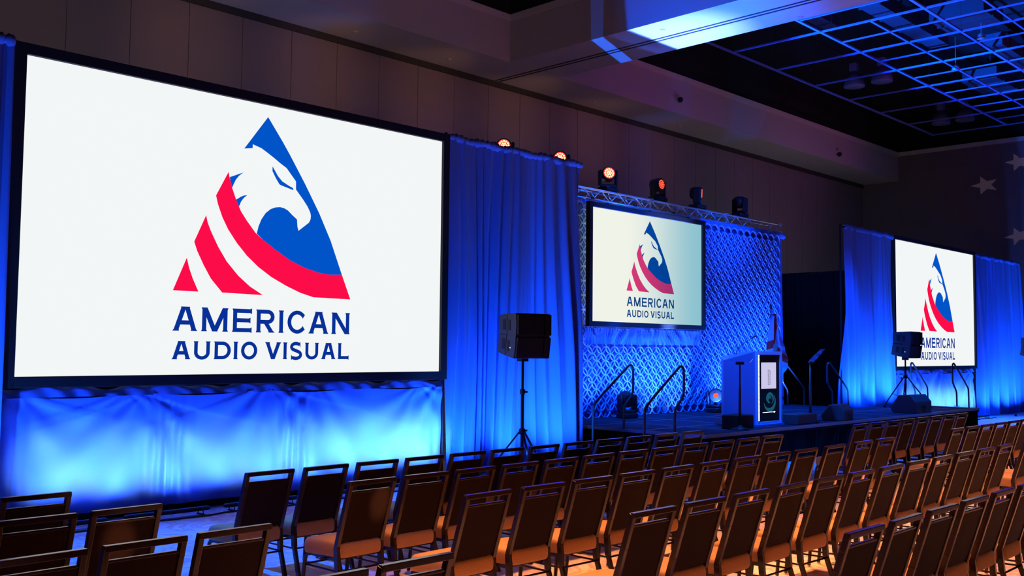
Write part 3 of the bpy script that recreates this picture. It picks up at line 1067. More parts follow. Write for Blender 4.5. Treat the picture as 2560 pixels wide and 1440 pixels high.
# ------------------------------------------------------------------ moving head lights
def moving_head(x, y, z, yaw, pitch, lit, label, rz=0.0):
    t = thing('moving_head_light', label, 'stage light', (x, y, z), rz, 'moving head stage lights')
    MB().rbox(-0.19, 0.19, -0.14, 0.14, 0.0, 0.10, 0.02).build('base', M_blackplastic, t)
    R = Matrix.Translation((0, 0, 0.0)) @ Matrix.Rotation(yaw, 4, 'Z')
    m = MB()
    if z > 5.25:
        MB().box(-0.12, 0.12, -0.10, 0.10, -0.11, 0.0).build('riser_plate', M_black, t)
    for s in (-1, 1):
        m.rbox(s * 0.17 - 0.028, s * 0.17 + 0.028, -0.085, 0.085, 0.10, 0.46, 0.02, R)
    m.rbox(-0.19, 0.19, -0.07, 0.07, 0.10, 0.16, 0.015, R)
    m.build('yoke', M_blackplastic, t)
    H = Matrix.Translation((0, 0, 0.37)) @ Matrix.Rotation(yaw, 4, 'Z') @ Matrix.Rotation(pitch, 4, 'X') @ Matrix.Rotation(PI / 2, 4, 'X')
    h = MB().lathe([(0.06, -0.17), (0.115, -0.15), (0.145, -0.08), (0.148, 0.07), (0.132, 0.105), (0.122, 0.098)], 24, H).build('head', M_blackplastic, t, smooth=True)
    fc = M_redface if lit == 2 else (M_blackplastic)
    MB().lathe([(0.118, 0.098), (0.118, 0.102)], 24, H).build('lens_plate', fc if lit == 2 else M_black, h)
    if lit:
        m = MB()
        cells = [(0, 0)] + [(0.042 * math.cos(a), 0.042 * math.sin(a)) for a in [i * PI / 3 for i in range(6)]] + \
                [(0.086 * math.cos(a), 0.086 * math.sin(a)) for a in [i * PI / 6 for i in range(12)]]
        for cx, cy in cells:
            m.lathe([(0.018, 0.103), (0.014, 0.110), (0.004, 0.112)], 10, H @ Matrix.Translation((cx, cy, 0)))
        m.build('lens_cluster', M_red_led if lit == 2 else M_red_led_dim, h)['label'] = 'round cluster of glowing red lenses'
        n = (H.to_3x3() @ Vector((0, 0, 1))).normalized()
        if lit == 2:
            p = t.location + H.to_translation() + n * 0.16
            spot('mover_beam', p, p + n, 14, (1.0, 0.02, 0.02), 150, 1.0, 0.08)
    return t


zt = 5.19
AZ = lambda x, y, d=0.0: math.atan2(x, y) * -1 + d           # yaw that turns the lens towards the camera
for (x, yaw, pit, lit, lab) in ((12.85, AZ(12.85, 12.75), -0.10, 2, 'glowing red stage light peeking above the blue curtain, nearest the large screen'),
                                (14.42, AZ(14.42, 12.75), -0.10, 2, 'glowing red stage light peeking above the right end of the blue curtain'),
                                (15.92, AZ(15.92, 12.75, 0.25), -0.16, 2, 'brightly glowing red stage light on the left end of the visible truss'),
                                (17.66, AZ(17.66, 12.75, 0.95), -0.05, 1, 'stage light on the truss turned right, its red face seen edge on'),
                                (19.20, AZ(19.2, 12.75, 1.5), 0.05, 1, 'dark stage light on the truss above the right edge of the middle screen'),
                                (21.05, AZ(21.05, 12.75, 2.4), -0.05, 0, 'unlit black stage light on the far right of the truss')):
    moving_head(x, 12.75, zt + (0.10 if x < 15 else 0), yaw, pit, lit, lab)

# ------------------------------------------------------------------ stage
ZD = 0.61
X0, X1, YF = 13.4, 25.4, 8.75
t = thing('stage', 'low black stage deck with dark skirting along its front', 'stage', (X0, YF, 0))
m = MB()
m.box(0, 9.50, 0, 3.70, ZD - 0.09, ZD)
m.box(9.50, X1 - X0, 0, 1.95, ZD - 0.09, ZD)
m.build('deck', M_deck, t)
m = MB()                                        # aluminium edges of the 4 by 8 foot decks
for k in range(1, 10):
    x = 1.22 * k
    m.box(x - 0.008, x + 0.008, 0, 3.70 if x < 9.50 else 1.95, ZD + 0.0005, ZD + 0.003)
for k in range(1, 3):
    y = 1.22 * k
    m.box(0, 9.50 if y > 1.9 else X1 - X0, y - 0.008, y + 0.008, ZD + 0.0005, ZD + 0.003)
m.box(0, X1 - X0, -0.012, 0.004, ZD - 0.05, ZD + 0.002)
m.box(-0.012, 0.004, 0, 3.70, ZD - 0.05, ZD + 0.002)
m.build('deck_trim', M_decktrim, t)
o = drape_mesh(X0, X1, YF + 0.02, 0.01, ZD - 0.05, 51, n=22, amp=0.02, top=0.8, step=0.02, rows=6).build('skirting', M_blackcloth, t, smooth=True)
o.location = (-X0, -YF, 0)
mb = MB()
f = fold_fn(52, 20, 1)
vs, fs = [], []
for j in range(7):
    for i in range(161):
        u = 3.8 * i / 160
        vs.append((-0.02 - 0.02 * f(u, j / 6), u, 0.01 + (ZD - 0.06) * j / 6))
for j in range(6):
    for i in range(160):
        k = j * 161 + i
        fs.append((k, k + 1, k + 162, k + 161))
mb.add(vs, fs).build('side_skirting', M_blackcloth, t, smooth=True)
m = MB()
for x in [0.1 + 1.22 * k for k in range(10)]:
    for y in (0.15, 1.9):
        m.box(x - 0.025, x + 0.025, y - 0.025, y + 0.025, 0, ZD - 0.08)
m.build('stage_legs', M_black, t)


def stairs(x, y0, y1, d, label, rail=True):
    """steps rising towards the stage; d=+1 rises along +x"""
    t = thing('stage_steps', label, 'steps', (x, y0, 0), 0, 'portable stage steps')
    for i, z in enumerate((0.20, 0.40)):
        m = MB()
        a, b_ = d * (0.02 + 0.42 * i), d * (0.02 + 0.42 * (i + 1) + 0.02)
        xa, xb = min(a, b_), max(a, b_)
        m.box(xa, xb, 0, y1 - y0, z - 0.03, z)
        m.build('tread', M_deck, t)
    m = MB()
    for y in (0.03, y1 - y0 - 0.03):
        m.bar((d * 0.05, y, 0.06), (d * 0.88, y, 0.50), 0.03, 0.05)
        for xx, zz in ((0.08, 0.17), (0.5, 0.37), (0.85, 0.50)):
            m.tube([(d * xx, y, 0), (d * xx, y, zz)], 0.018, 6)
    m.build('step_frame', M_black, t)
    return t


def handrail(x, y, d, label, zb=0.0):
    """bent tube rail; d=+1 when it rises along +x; x is the foot of its low post"""
    pts = [(0, 0, 0.02 + zb), (0, 0, 0.98), (0.03, 0, 1.06), (0.90, 0, 1.64), (0.96, 0, 1.68), (1.03, 0, 1.685), (1.08, 0, 1.62), (1.075, 0, 1.25), (1.05, 0, 1.18),
           (0.86, 0, 1.02), (0.82, 0, 0.95), (0.82, 0, ZD + 0.0)]
    pts = [(d * a, b, c) for a, b, c in pts]
    t = thing('handrail', label, 'handrail', (x, y, 0), 0, 'bent tube stair handrails')
    MB().tube(chaikin(pts, 2), 0.021, 8).build('rail_tube', M_rail, t, smooth=True)
    m = MB()
    m.box(d * 0.82 - 0.05, d * 0.82 + 0.05, -0.05, 0.05, ZD, ZD + 0.012)
    m.box(-0.05, 0.05, -0.05, 0.05, zb, zb + 0.012)
    m.build('foot_plate', M_black, t)
    return t


M_rail = mat('rail_paint', (0.06, 0.065, 0.075), 0.35, metal=0.4)
stairs(12.48, 9.42, 10.35, 1, 'dark portable steps climbing to the left end of the stage')
stairs(26.35, 9.42, 10.35, -1, 'dark portable steps climbing to the right end of the stage')
handrail(12.62, 10.40, 1, 'bent tube handrail left of the steps at the left end of the stage')
handrail(12.62, 9.36, 1, 'bent tube handrail right of the steps, nearer the lectern')
handrail(26.45, 10.40, -1, 'bent tube handrail in front of the left part of the far screen')
handrail(26.45, 9.36, -1, 'bent tube handrail in front of the right part of the far screen')
# rails of the rear exit steps, on the back edge of the stage
handrail(23.05, 12.15, -1, 'blue-lit handrail behind the glass prompter, right of the flag', zb=0.0)
handrail(22.84, 10.88, -1, 'faint handrail in the dark gap left of the far right curtain', zb=ZD)
st = stairs(23.66, 11.55, 12.25, -1, 'dark steps at the back right of the stage beside the black drape')

# ------------------------------------------------------------------ lectern
LX, LY = 15.69, 9.21
t = thing('lectern', 'blue-lit digital lectern on stage with portrait display and dotted light edge', 'lectern', (LX, LY, ZD))
P1 = (-0.62, 0.26)
side = [(0, 0), P1, (-0.12, 0.62), (0.75, 0.62), (0.82, 0.0)]
m = MB()
n = len(side)
ztop = {0: 1.33, 1: 1.17, 2: 1.22, 3: 1.33, 4: 1.33}
vs = [(p[0], p[1], 0.0) for p in side] + [(p[0], p[1], ztop[i]) for i, p in enumerate(side)]
fs = [(i, n + i, n + (i + 1) % n, (i + 1) % n) for i in range(n)]
fs.append(tuple(range(n)))
fs.append((5, 9, 8))
fs.append((5, 8, 7, 6))
m.add(vs, fs)
m.build('body', M_lectern, t, bevel=0.006)
m = MB()
m.box(0.035, 0.79, -0.035, 0.0, 0.07, 1.28)
m.build('display_bezel', M_black, t)
m = MB()
m.box(0.0, 0.035, -0.06, 0.0, 0.0, 1.33)
m.box(0.79, 0.85, -0.06, 0.0, 0.0, 1.33)
m.box(0.035, 0.79, -0.06, 0.0, 1.27, 1.33)
m.box(0.035, 0.79, -0.06, 0.0, 0.0, 0.075)
m.build('front_frame', M_lecternframe, t)
d = MB().box(0.13, 0.71, -0.04, -0.034, 0.12, 1.15).build('display', emis('display_dark', srgb(4, 12, 34), 1.0), t)
d['label'] = 'tall portrait display, dark below'
m = MB()
m.box(0.14, 0.66, -0.044, -0.0405, 0.66, 1.13)
m.build('display_page', emis('display_white', srgb(205, 200, 235), 1.0), d)['label'] = 'pale page on the upper half of the display'
m = MB()
rr = random.Random(9)
for c, (xa, wd) in enumerate(((0.365, 0.022), (0.415, 0.012), (0.445, 0.012))):
    z = 0.73
    while z < 0.99:
        L = rr.uniform(0.012, 0.03)
        m.box(xa, xa + wd, -0.046, -0.0445, z, z + L)
        z += L + 0.008
m.build('page_marks', emis('display_grey', srgb(110, 110, 140), 1.0), d)['label'] = 'unreadable grey lines turned on their side'
m = MB()
for rad, cz, cx, a0, a1, w in ((0.20, 0.44, 0.42, -170, 40, 0.035), (0.12, 0.47, 0.43, -60, 200, 0.03), (0.06, 0.46, 0.42, 0, 300, 0.03)):
    prev = None
    for i in range(25):
        a = math.radians(a0 + (a1 - a0) * i / 24)
        wi = w * math.sin(PI * (i + 1) / 26)
        q = (cx + (rad + wi) * math.cos(a), cz + (rad * 0.8 + wi) * math.sin(a)), (cx + (rad - wi) * math.cos(a), cz + (rad * 0.8 - wi) * math.sin(a))
        if prev:
            m.add([(p[0], -0.0445, p[1]) for p in (prev[0], q[0], q[1], prev[1])], [(0, 1, 2, 3)])
        prev = q
m.build('display_picture', emis('display_teal', srgb(24, 84, 112), 1.0), d)['label'] = 'teal swirling picture on the lower half'
m = MB()
m.box(0.18, 0.58, -0.046, -0.044, 0.235, 0.242)
m.add([(0.57, -0.046, 0.22), (0.63, -0.046, 0.2385), (0.57, -0.046, 0.257)], [(0, 1, 2)])
m.build('display_arrow', M_white_led, d)
m = MB()
for k in range(52):
    z = 0.10 + k * 0.0225
    m.box(0.005, 0.034, -0.068, -0.0605, z, z + 0.014)
m.build('led_strip', M_white_led, t)['label'] = 'bright white dotted light strip up the left edge'
m = MB()
m.tube(chaikin([(-0.08, 0.35, 1.25), (-0.02, 0.32, 1.38), (0.05, 0.30, 1.45), (0.30, 0.22, 1.58)], 2), 0.006, 6)
m.tube([(0.29, 0.223, 1.575), (0.36, 0.20, 1.61)], 0.014, 8)
m.build('gooseneck_microphone', M_black, t, smooth=True)
m = MB()
m.box(-0.03, 0.86, -0.10, 0.60, 0.0, 0.03)
m.build('plinth', M_lectern, t)


def prompter(x, y, label, lean, turn, pole=1.12):
    t = thing('glass_prompter', label, 'teleprompter', (x, y, ZD), 0, 'clear glass teleprompters beside the lectern')
    MB().lathe([(0.16, 0.0), (0.16, 0.02), (0.05, 0.05), (0.03, 0.08)], 20).build('base', M_black, t, smooth=True)
    MB().lathe([(0.026, 0.06), (0.022, 0.7), (0.016, 0.72), (0.014, pole)], 12).build('pole', M_rail, t, smooth=True)
    T = Matrix.Translation((0, 0, pole)) @ Matrix.Rotation(turn, 4, 'Z') @ Matrix.Rotation(lean, 4, 'X')
    MB().box(-0.07, 0.07, -0.02, 0.02, -0.01, 0.03, T).build('clamp', M_black, t)
    MB().add([T @ Vector(v) for v in ((-0.17, -0.003, 0.02), (0.17, -0.003, 0.02), (0.21, -0.003, 0.10), (0.15, -0.003, 0.36), (-0.15, -0.003, 0.36), (-0.21, -0.003, 0.10),
                                      (-0.17, 0.003, 0.02), (0.17, 0.003, 0.02), (0.21, 0.003, 0.10), (0.15, 0.003, 0.36), (-0.15, 0.003, 0.36), (-0.21, 0.003, 0.10))],
             [(0, 1, 2, 3, 4, 5), (11, 10, 9, 8, 7, 6)] + [(i, i + 6, (i + 1) % 6 + 6, (i + 1) % 6) for i in range(6)]).build('glass_plate', M_glass, t)


prompter(14.80, 8.98, 'glass teleprompter on a thin pole left of the lectern', 0.6, -0.8)
prompter(17.36, 9.02, 'glass teleprompter on a thin pole right of the lectern', 0.75, 0.75)

# floor monitors and cases on the stage
def wedge(x, y, rz, label, s=1.0, tilt=1):
    t = thing('stage_monitor', label, 'floor monitor speaker', (x, y, ZD), rz, 'floor monitor speakers on the stage')
    w = 0.36 * s
    poly = [(-0.30 * s, 0), (0.26 * s, 0), (0.32 * s, 0.12 * s), (0.10 * s, 0.40 * s), (-0.16 * s, 0.42 * s), (-0.30 * s, 0.26 * s)]
    MB().prism(poly, 'x', -w, w).build('cabinet', M_cab, t, bevel=0.015)
    m = MB()
    a, b_ = Vector((0, 0.315 * s, 0.14 * s)), Vector((0, 0.115 * s, 0.39 * s))
    nrm = Vector((0, 0.78, 0.62)) * 0.012
    m.add([(-w + 0.05, *(a + nrm)[1:]), (w - 0.05, *(a + nrm)[1:]), (w - 0.05, *(b_ + nrm)[1:]), (-w + 0.05, *(b_ + nrm)[1:]),
           (-w + 0.04, *(a - nrm)[1:]), (w - 0.04, *(a - nrm)[1:]), (w - 0.04, *(b_ - nrm)[1:]), (-w + 0.04, *(b_ - nrm)[1:])],
          [(0, 1, 2, 3), (7, 6, 5, 4), (0, 4, 5, 1), (1, 5, 6, 2), (2, 6, 7, 3), (3, 7, 4, 0)])
    m.build('grille', M_blackplastic, t)
    MB().box(-0.09, 0.09, -0.312 * s, -0.29 * s, 0.12 * s, 0.18 * s).build('handle', M_black, t)


wedge(18.45, 9.02, 0.15, 'black floor monitor at the front edge of the stage, right of the lectern', 0.76)
wedge(22.1, 9.06, -0.1, 'large black floor monitor at the front of the stage below the far screen', 0.98)
t = thing('amplifier_case', 'long low black case on the stage floor just right of the lectern', 'equipment case', (16.95, 9.02, ZD))
MB().rbox(-0.36, 0.36, -0.16, 0.20, 0.0, 0.19, 0.012).build('case_body', M_cab, t)
m = MB()
for k in range(7):
    m.box(0.361, 0.366, -0.12, 0.16, 0.03 + 0.022 * k, 0.04 + 0.022 * k)
m.build('vent', M_black, t)
t = thing('subwoofer', 'black speaker box on the stage in front of the lectern side', 'speaker box', (14.98, 9.10, ZD))
MB().rbox(-0.22, 0.30, -0.10, 0.22, 0.0, 0.24, 0.012).build('case_body', M_blackplastic, t)
MB().box(-0.20, 0.28, -0.108, -0.10, 0.02, 0.22).build('grille', M_black, t)
# stage lights standing on the deck
moving_head(15.55, 11.95, ZD, AZ(15.5, 12, 0.6), 0.3, 0, 'dark stage light on the deck behind the left handrails')
mh = moving_head(18.55, 11.85, ZD, AZ(18.5, 12), 0.0, 0, 'black stage light on the deck left of the lectern with one small red glow')
R_ = Matrix.Translation((0, 0, 0.37)) @ Matrix.Rotation(AZ(18.5, 12), 4, 'Z') @ Matrix.Rotation(PI / 2, 4, 'X')
MB().lathe([(0.055, 0.104), (0.03, 0.118)], 14, R_).build('red_indicator', M_red_led_dim, mh)

# ------------------------------------------------------------------ flag
t = thing('flag', 'furled white flag with red diagonal cross and round seal, right of the lectern', 'flag', (20.75, 11.75, ZD))
MB().lathe([(0.17, 0.0), (0.17, 0.03), (0.05, 0.07), (0.03, 0.12)], 20).build('base', M_alu, t, smooth=True)
m = MB()
m.tube([(0, 0, 0.1), (0, 0, 2.28)], 0.014, 8)
m.lathe([(0.02, 2.28), (0.035, 2.33), (0.02, 2.40), (0.003, 2.48)], 10)
m.build('pole', M_rail, t, smooth=True)


EDGE = [(0.0, -0.04, 0.04), (0.1, -0.13, 0.09), (0.3, -0.20, 0.24), (0.5, -0.27, 0.40), (0.66, -0.27, 0.52), (0.76, -0.22, 0.48), (0.88, -0.17, 0.24), (1.0, -0.13, -0.05)]


def edge(v, k):
    for p, q in zip(EDGE[:-1], EDGE[1:]):
        if v <= q[0]:
            t_ = (v - p[0]) / (q[0] - p[0])
            t_ = t_ * t_ * (3 - 2 * t_)
            return p[k + 1] + (q[k + 1] - p[k + 1]) * t_
    return EDGE[-1][k + 1]


def flag_part(nm, mt, off, inside):
    mb = MB()
    N, K = 110, 160
    cell = {}
    vs, fs = [], []

    def pt(i, j):
        if (i, j) in cell:
            return cell[(i, j)]
        u, v = i / N, j / K
        # gathered at the top, the fly corner swinging out to the right
        xx = edge(v, 0) + (edge(v, 1) - edge(v, 0)) * u
        yy = -0.06 + (0.030 + 0.02 * v) * math.sin(u * 15 + 2.5 * v) - 0.05 * u
        drop = 2.20 - 1.62 * v
        cell[(i, j)] = len(vs)
        vs.append((xx, yy + off, drop))
        return cell[(i, j)]
    for j in range(K):
        for i in range(N):
            vv = (j + 0.5) / K
            if inside(edge(vv, 0) + (edge(vv, 1) - edge(vv, 0)) * (i + 0.5) / N, vv):
                fs.append((pt(i, j), pt(i, j + 1), pt(i + 1, j + 1), pt(i + 1, j)))
    mb.add(vs, fs)
    return mb.build(nm, mt, t, smooth=True)


seal = lambda x, v: (x / 0.11) ** 2 + ((v - 0.50) / 0.075) ** 2 < 1
cross = lambda x, v: (abs(x - 0.01) < 0.045 and v < 0.5) or (x < -0.05 and abs(v - 0.44 + (x + 0.15) * 0.25) < 0.055) or (x > 0.05 and abs(v - 0.52 - (x - 0.1) * 0.36) < 0.050)
flag_part('cloth', M_flag, 0.0, lambda u, v: not seal(u, v) and not cross(u, v))
flag_part('saltire', mat('flag_red', (0.45, 0.01, 0.02), 0.8), 0.0, lambda u, v: cross(u, v) and not seal(u, v))['label'] = 'dark red diagonal cross'
flag_part('seal', mat('flag_seal', (0.12, 0.22, 0.25), 0.8, noise=(25, (0.35, 0.42, 0.40))), 0.0, seal)['label'] = 'round grey-green seal'


# ------------------------------------------------------------------ speakers on stands
def speaker(x, y, rz, label, slabel, zb=0.0):
    s = thing('tripod_stand', slabel, 'speaker stand', (x, y, zb), 0, 'speaker stands before the stage')
    MB().tube([(0, 0, 0.15), (0, 0, 1.80 - zb)], 0.019, 10).build('pole', M_black, s, smooth=True)
    MB().tube([(0, 0, 0.45), (0, 0, min(1.30, 1.6 - zb))], 0.025, 10).build('lower_pole', M_black, s, smooth=True)
    m = MB()
    m.lathe([(0.04, 0.70), (0.05, 0.72), (0.05, 0.77), (0.03, 0.79)], 12)
    m.box(0.03, 0.10, -0.012, 0.012, 0.74, 0.765)
    m.build('collar', M_black, s)
    if zb == 0:
        m = MB()
        m.lathe([(0.035, 1.28), (0.04, 1.30), (0.04, 1.34), (0.03, 1.36)], 12)
        m.box(0.03, 0.10, -0.012, 0.012, 1.30, 1.325)
        m.build('height_lock', M_black, s)
    for k in range(3):
        a = 0.5 + k * 2 * PI / 3
        c, q = math.cos(a), math.sin(a)
        L = MB()
        L.bar((0.04 * c, 0.04 * q, 0.74), (0.62 * c, 0.62 * q, 0.03), 0.03, 0.018)
        L.bar((0.02 * c, 0.02 * q, 0.20), (0.36 * c, 0.36 * q, 0.33), 0.02, 0.012)
        lg = L.build('leg', M_black, s)
        MB().rbox(0.60 * c - 0.03, 0.60 * c + 0.03, 0.60 * q - 0.03, 0.60 * q + 0.03, 0.0, 0.045, 0.008).build('rubber_foot', M_blackplastic, lg)
    t = thing('line_array_speaker', label, 'loudspeaker', (x, y, 1.79), rz, 'pairs of stacked speaker boxes')
    for lv in (0, 1):
        tilt = 0.16 if lv == 0 else 0.0
        z0_ = 0.03 if lv == 0 else 0.345
        T = Matrix.Translation((0, -0.02, z0_ + 0.155)) @ Matrix.Rotation(tilt, 4, 'X')
        if lv == 0:
            T = Matrix.Translation((0, -0.262, 0.338)) @ Matrix.Rotation(tilt, 4, 'X') @ Matrix.Translation((0, 0.245, -0.165))
        m = MB()
        # wedge shaped section: tall at the front (-y), shorter at the back
        prof = [(-0.24, -0.165), (-0.255, 0.0), (-0.24, 0.165), (0.10, 0.155), (0.20, 0.14), (0.20, -0.14), (0.10, -0.155)]
        vs = [T @ Vector((xx, p[0], p[1])) for xx in (-0.30, 0.30) for p in prof]
        k = len(prof)
        fs = [tuple(range(k)), tuple(range(2 * k - 1, k - 1, -1))] + [(i, i + k, (i + 1) % k + k, (i + 1) % k) for i in range(k)]
        box_ = m.add(vs, fs).build('cabinet', M_cab, t, bevel=0.008)
        m = MB()
        m.box(-0.285, 0.16, -0.285, -0.245, -0.14, 0.14, T)
        m.box(0.18, 0.285, -0.295, -0.25, -0.15, 0.15, T)
        m.build('grille', M_blackplastic, box_)
        m = MB()
        for sx in (-1, 1):
            m.box(sx * 0.300 - 0.004, sx * 0.300 + 0.004, 0.02, 0.10, -0.07, 0.08, T)
            m.box(sx * 0.300 - 0.006, sx * 0.300 + 0.006, -0.10, -0.05, -0.08, 0.07, T)
            m.box(sx * 0.301 - 0.004, sx * 0.301 + 0.004, -0.015, -0.005, -0.15, 0.14, T)
        m.build('handle_recess', M_black, box_)
    MB().box(-0.06, 0.06, -0.06, 0.06, -0.03, 0.05).build('pole_mount', M_black, t)
    MB().box(-0.309, -0.3, -0.13, -0.11, 0.16, 0.18).build('indicator', M_indicator, t)
    return t


speaker(10.52, 10.0, -0.22, 'pair of stacked black loudspeakers in front of the left blue curtain', 'black tripod stand carrying the loudspeakers in front of the left blue curtain')
speaker(24.20, 10.05, 0.0, 'pair of stacked loudspeakers overlapping the lower left of the far right screen', 'thin black stand in front of the lower left of the far right screen', zb=ZD)
speaker(33.6, 10.0, 0.0, 'pair of stacked loudspeakers cut by the right edge of the photo', 'black stand under the loudspeakers at the right edge of the photo')

# ------------------------------------------------------------------ led bars on the floor below the screens
for (xs_, where) in (((4.2, 5.4, 6.6, 7.8, 9.0), 'large left screen'), ((26.3, 27.5, 28.7, 29.9, 31.1), 'far right screen')):
    for i, x in enumerate(xs_):
        t = thing('uplight_bar', 'low black light bar on the floor below the %s, %s from the left' % (where, ('first', 'second', 'third', 'fourth', 'fifth')[i]), 'uplight', (x, 10.62, 0), group='light bars below the side screens')
        MB().rbox(-0.50, 0.50, -0.035, 0.035, 0.045, 0.09, 0.01).build('housing', M_black, t)
        for xx in (-0.4, 0.4):
            m = MB()
            m.box(xx - 0.015, xx + 0.015, -0.07, 0.07, 0.0, 0.012)
            m.tube(chaikin([(xx, -0.06, 0.01), (xx, -0.05, 0.08), (xx, 0.05, 0.08), (xx, 0.06, 0.01)], 2), 0.006, 6)
            m.build('bracket_foot', M_black, t)
    xa, xb = xs_[0] - 0.7, xs_[-1] + 0.8
    pts = [(xa + (xb - xa) * k / 30, 10.47 + 0.03 * math.sin(k * 1.1) + 0.02 * math.sin(k * 2.7), 0.012) for k in range(31)]
    o = MB().tube(chaikin(pts, 1), 0.010, 6).build('power_cable', M_black, None, smooth=True)
    tag(o, 'black power cable on the floor before the light bars below the ' + where, 'cable')
pts = [(3.4, 9.2, 0.01), (3.9, 8.2, 0.01), (4.1, 7.4, 0.01), (3.95, 6.6, 0.01), (4.2, 5.9, 0.01), (4.9, 5.6, 0.01)]
tag(MB().tube(chaikin(pts, 3), 0.010, 6).build('floor_cable', M_black, None, smooth=True), 'dark cable curving across the carpet in the left aisle', 'cable')


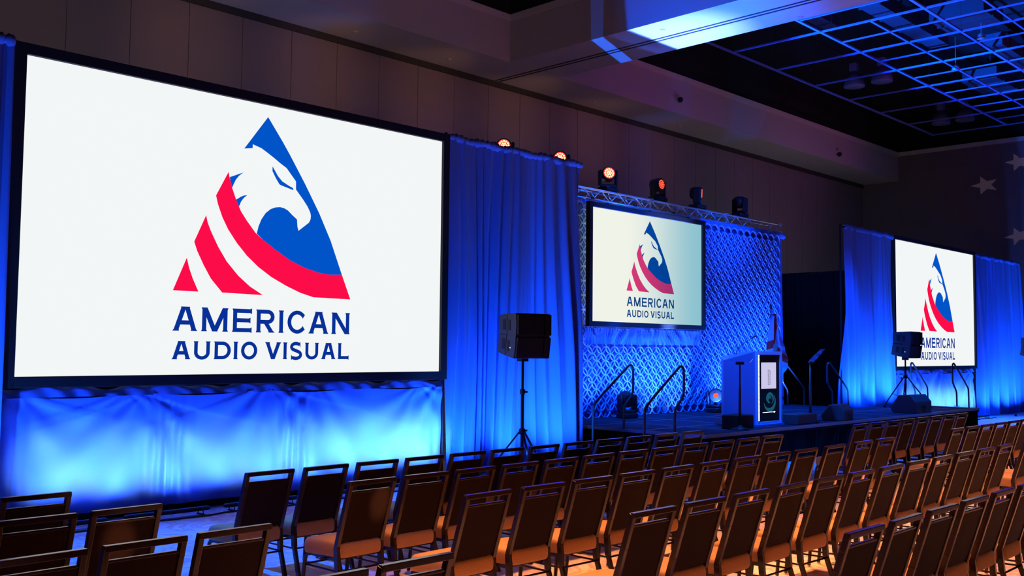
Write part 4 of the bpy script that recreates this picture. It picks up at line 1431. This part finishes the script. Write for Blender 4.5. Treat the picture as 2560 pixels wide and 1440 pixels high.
# ------------------------------------------------------------------ banquet chairs
def make_chair():
    t = bpy.data.objects.new('banquet_chair', None)
    t.empty_display_size = 0.1
    C.objects.link(t)
    # frame origin: floor point below the top rail's centre; the seat lies towards +y
    hw = 0.209

    def py(z):                      # rear plane of the reclined back
        return 0.17 - 0.17 * ((z - 0.40) / 0.53) if z > 0.40 else 0.17 - 0.10 * ((0.40 - z) / 0.40)
    m = MB()
    for s in (-1, 1):
        x = s * hw
        pts = [(x, py(z), z) for z in (0.40, 0.55, 0.70, 0.82, 0.92)]
        for a, b_ in zip(pts[:-1], pts[1:]):
            m.bar(a, (b_[0], b_[1], b_[2] + 0.004), 0.034, 0.040)
    m.bar((-hw - 0.014, py(0.915), 0.915), (hw + 0.017, py(0.915), 0.915), 0.040, 0.034)
    m.bar((-hw, py(0.845), 0.845), (hw, py(0.845), 0.845), 0.026, 0.016)
    m.build('back_frame', M_chairframe, t, bevel=0.004)
    # upholstered back panel with a curved lower edge
    m = MB()
    N = 14
    vs, fs = [], []
    for side in (0, 1):
        for i in range(N + 1):
            u = i / N
            x = -0.198 + 0.396 * u
            zb = 0.462 - 0.026 * math.sin(PI * u)
            for j in range(7):
                z = 0.838 + (zb - 0.838) * j / 6
                bul = 0.010 * math.sin(PI * u) ** 0.5 * math.sin(PI * min(1, (j + 0.3) / 6.3)) ** 0.5
                vs.append((x, py(z) + (0.032 + bul * 1.6 if side else -0.012 - bul * 0.4), z))
    K = (N + 1) * 7
    for i in range(N):
        for j in range(6):
            a = i * 7 + j
            fs.append((a, a + 1, a + 8, a + 7))
            fs.append((K + a, K + a + 7, K + a + 8, K + a + 1))
    for i in range(N):
        a = i * 7
        fs.append((a, a + 7, K + a + 7, K + a))
        a += 6
        fs.append((a, K + a, K + a + 7, a + 7))
    for j in range(6):
        fs.append((j, K + j, K + j + 1, j + 1))
        a = N * 7 + j
        fs.append((a, a + 1, K + a + 1, K + a))
    m.add(vs, fs)
    m.build('back_panel', M_chairback, t, smooth=False)
    # cushion
    m = MB()
    nx, ny = 14, 14
    vs, fs = [], []
    y0, y1 = 0.125, 0.60

    def ring(k, n=36):
        pass
    prof = [(0.0, 0.335), (0.96, 0.335), (0.985, 0.343), (1.0, 0.365), (1.0, 0.39), (0.995, 0.412), (0.97, 0.435), (0.92, 0.448), (0.8, 0.455), (0.55, 0.460), (0.0, 0.462)]
    n = 40
    cx, cy, hx, hy = 0.0, (y0 + y1) / 2, 0.225, (y1 - y0) / 2
    for k, z in prof:
        for q in range(n):
            a = 2 * PI * q / n
            c, s = math.cos(a), math.sin(a)
            e = 0.22
            sx = math.copysign(abs(c) ** e, c)
            sy = math.copysign(abs(s) ** e, s)
            wx = hx * (1.0 + 0.04 * sy)
            vs.append((cx + k * wx * sx, cy + k * hy * sy, z - 0.012 * max(0, sy) * k))
    for i in range(len(prof) - 1):
        for q in range(n):
            l = (q + 1) % n
            fs.append((i * n + q, i * n + l, (i + 1) * n + l, (i + 1) * n + q))
    m.add(vs, fs)
    m.build('seat', M_seat, t, smooth=True)
    m = MB()
    m.bar((-0.20, 0.19, 0.325), (0.20, 0.19, 0.325), 0.022, 0.022)
    m.bar((-0.20, 0.55, 0.325), (0.20, 0.55, 0.325), 0.022, 0.022)
    for s in (-1, 1):
        m.bar((s * 0.205, 0.17, 0.325), (s * 0.205, 0.57, 0.325), 0.022, 0.026)
        m.box(s * 0.232 - 0.03, s * 0.232 + 0.03, 0.30, 0.325, 0.312, 0.322)
    m.build('seat_frame', M_chairframe, t)
    for s in (-1, 1):
        m = MB()
        pts = chaikin([(s * 0.205, 0.50, 0.325), (s * 0.207, 0.57, 0.31), (s * 0.210, 0.585, 0.25), (s * 0.215, 0.61, 0.01)], 2)
        m.tube(pts, 0.016, 8)
        m.build('front_leg', M_chairframe, t, smooth=True)
        m = MB()
        m.bar((s * hw, py(0.42), 0.42), (s * hw, 0.150, 0.25), 0.032, 0.044)
        m.bar((s * hw, 0.150, 0.252), (s * (hw + 0.004), 0.065, 0.0), 0.028, 0.034)
        m.build('rear_leg', M_chairframe, t)
    m = MB()
    m.tube([(-0.21, 0.145, 0.235), (0.21, 0.145, 0.235)], 0.008, 6)
    m.tube([(-0.21, 0.590, 0.230), (0.21, 0.590, 0.230)], 0.008, 6)
    for s in (-1, 1):
        m.tube([(s * 0.21, 0.145, 0.235), (s * 0.21, 0.590, 0.230)], 0.008, 6)
    m.build('stretcher', M_chairframe, t)
    return t


ORD = ['first', 'second', 'third', 'fourth', 'fifth', 'sixth', 'seventh', 'eighth', 'ninth', 'tenth', 'eleventh', 'twelfth', 'thirteenth']
ROWN = ['front', 'second', 'third', 'fourth', 'fifth', 'sixth']


def seq(a, b, n):
    return [a + (b - a) * i / (n - 1) for i in range(n)]


# left edge of each top rail, row by row
centre_rows = [
    (7.10, seq(4.25, 10.36, 12)),
    (6.13, seq(4.55, 10.62, 12)),
    (5.05, seq(4.74, 9.40, 9) + [10.05, 10.75, 11.34]),
    (3.80, seq(4.99, 11.60, 12)),
    (2.56, seq(5.34, 8.85, 7)),
]
left_rows = [(7.00, [2.38]), (6.09, [2.59, 2.05]), (5.00, [2.71, 2.19, 1.66]), (3.70, [2.93, 2.40])]
right_rows = [(6.26, seq(13.30, 17.15, 8)), (5.05, seq(13.62, 18.2, 9)), (3.90, [12.86, 13.42])]

proto = make_chair()
first = True


def put(xl, y, label, group):
    global first
    c = proto if first else copy_tree(proto)
    first = False
    c.location = (xl + 0.237, y, 0)
    rr = random.Random(int(xl * 1000 + y * 77))
    c.rotation_euler = (0, 0, rr.uniform(-0.025, 0.025))
    tag(c, label, 'chair', group)


D = 'brown chair, '
for ri, (y, xs_) in enumerate(centre_rows):
    for i, x in enumerate(xs_):
        where = '%s from the left in the %s row of the middle block' % (ORD[i], ROWN[ri])
        put(x, y, D + where, 'chairs in the middle seating block')
for ri, (y, xs_) in enumerate(left_rows):
    for i, x in enumerate(xs_):
        where = '%s from the aisle in the %s row of the left block' % (ORD[i], ROWN[ri])
        put(x, y, D + where, 'chairs in the left seating block')
for ri, (y, xs_) in enumerate(right_rows):
    for i, x in enumerate(xs_):
        where = '%s from the left in the %s row of the right block' % (ORD[i], ROWN[ri])
        put(x, y, D + where, 'chairs in the right seating block')
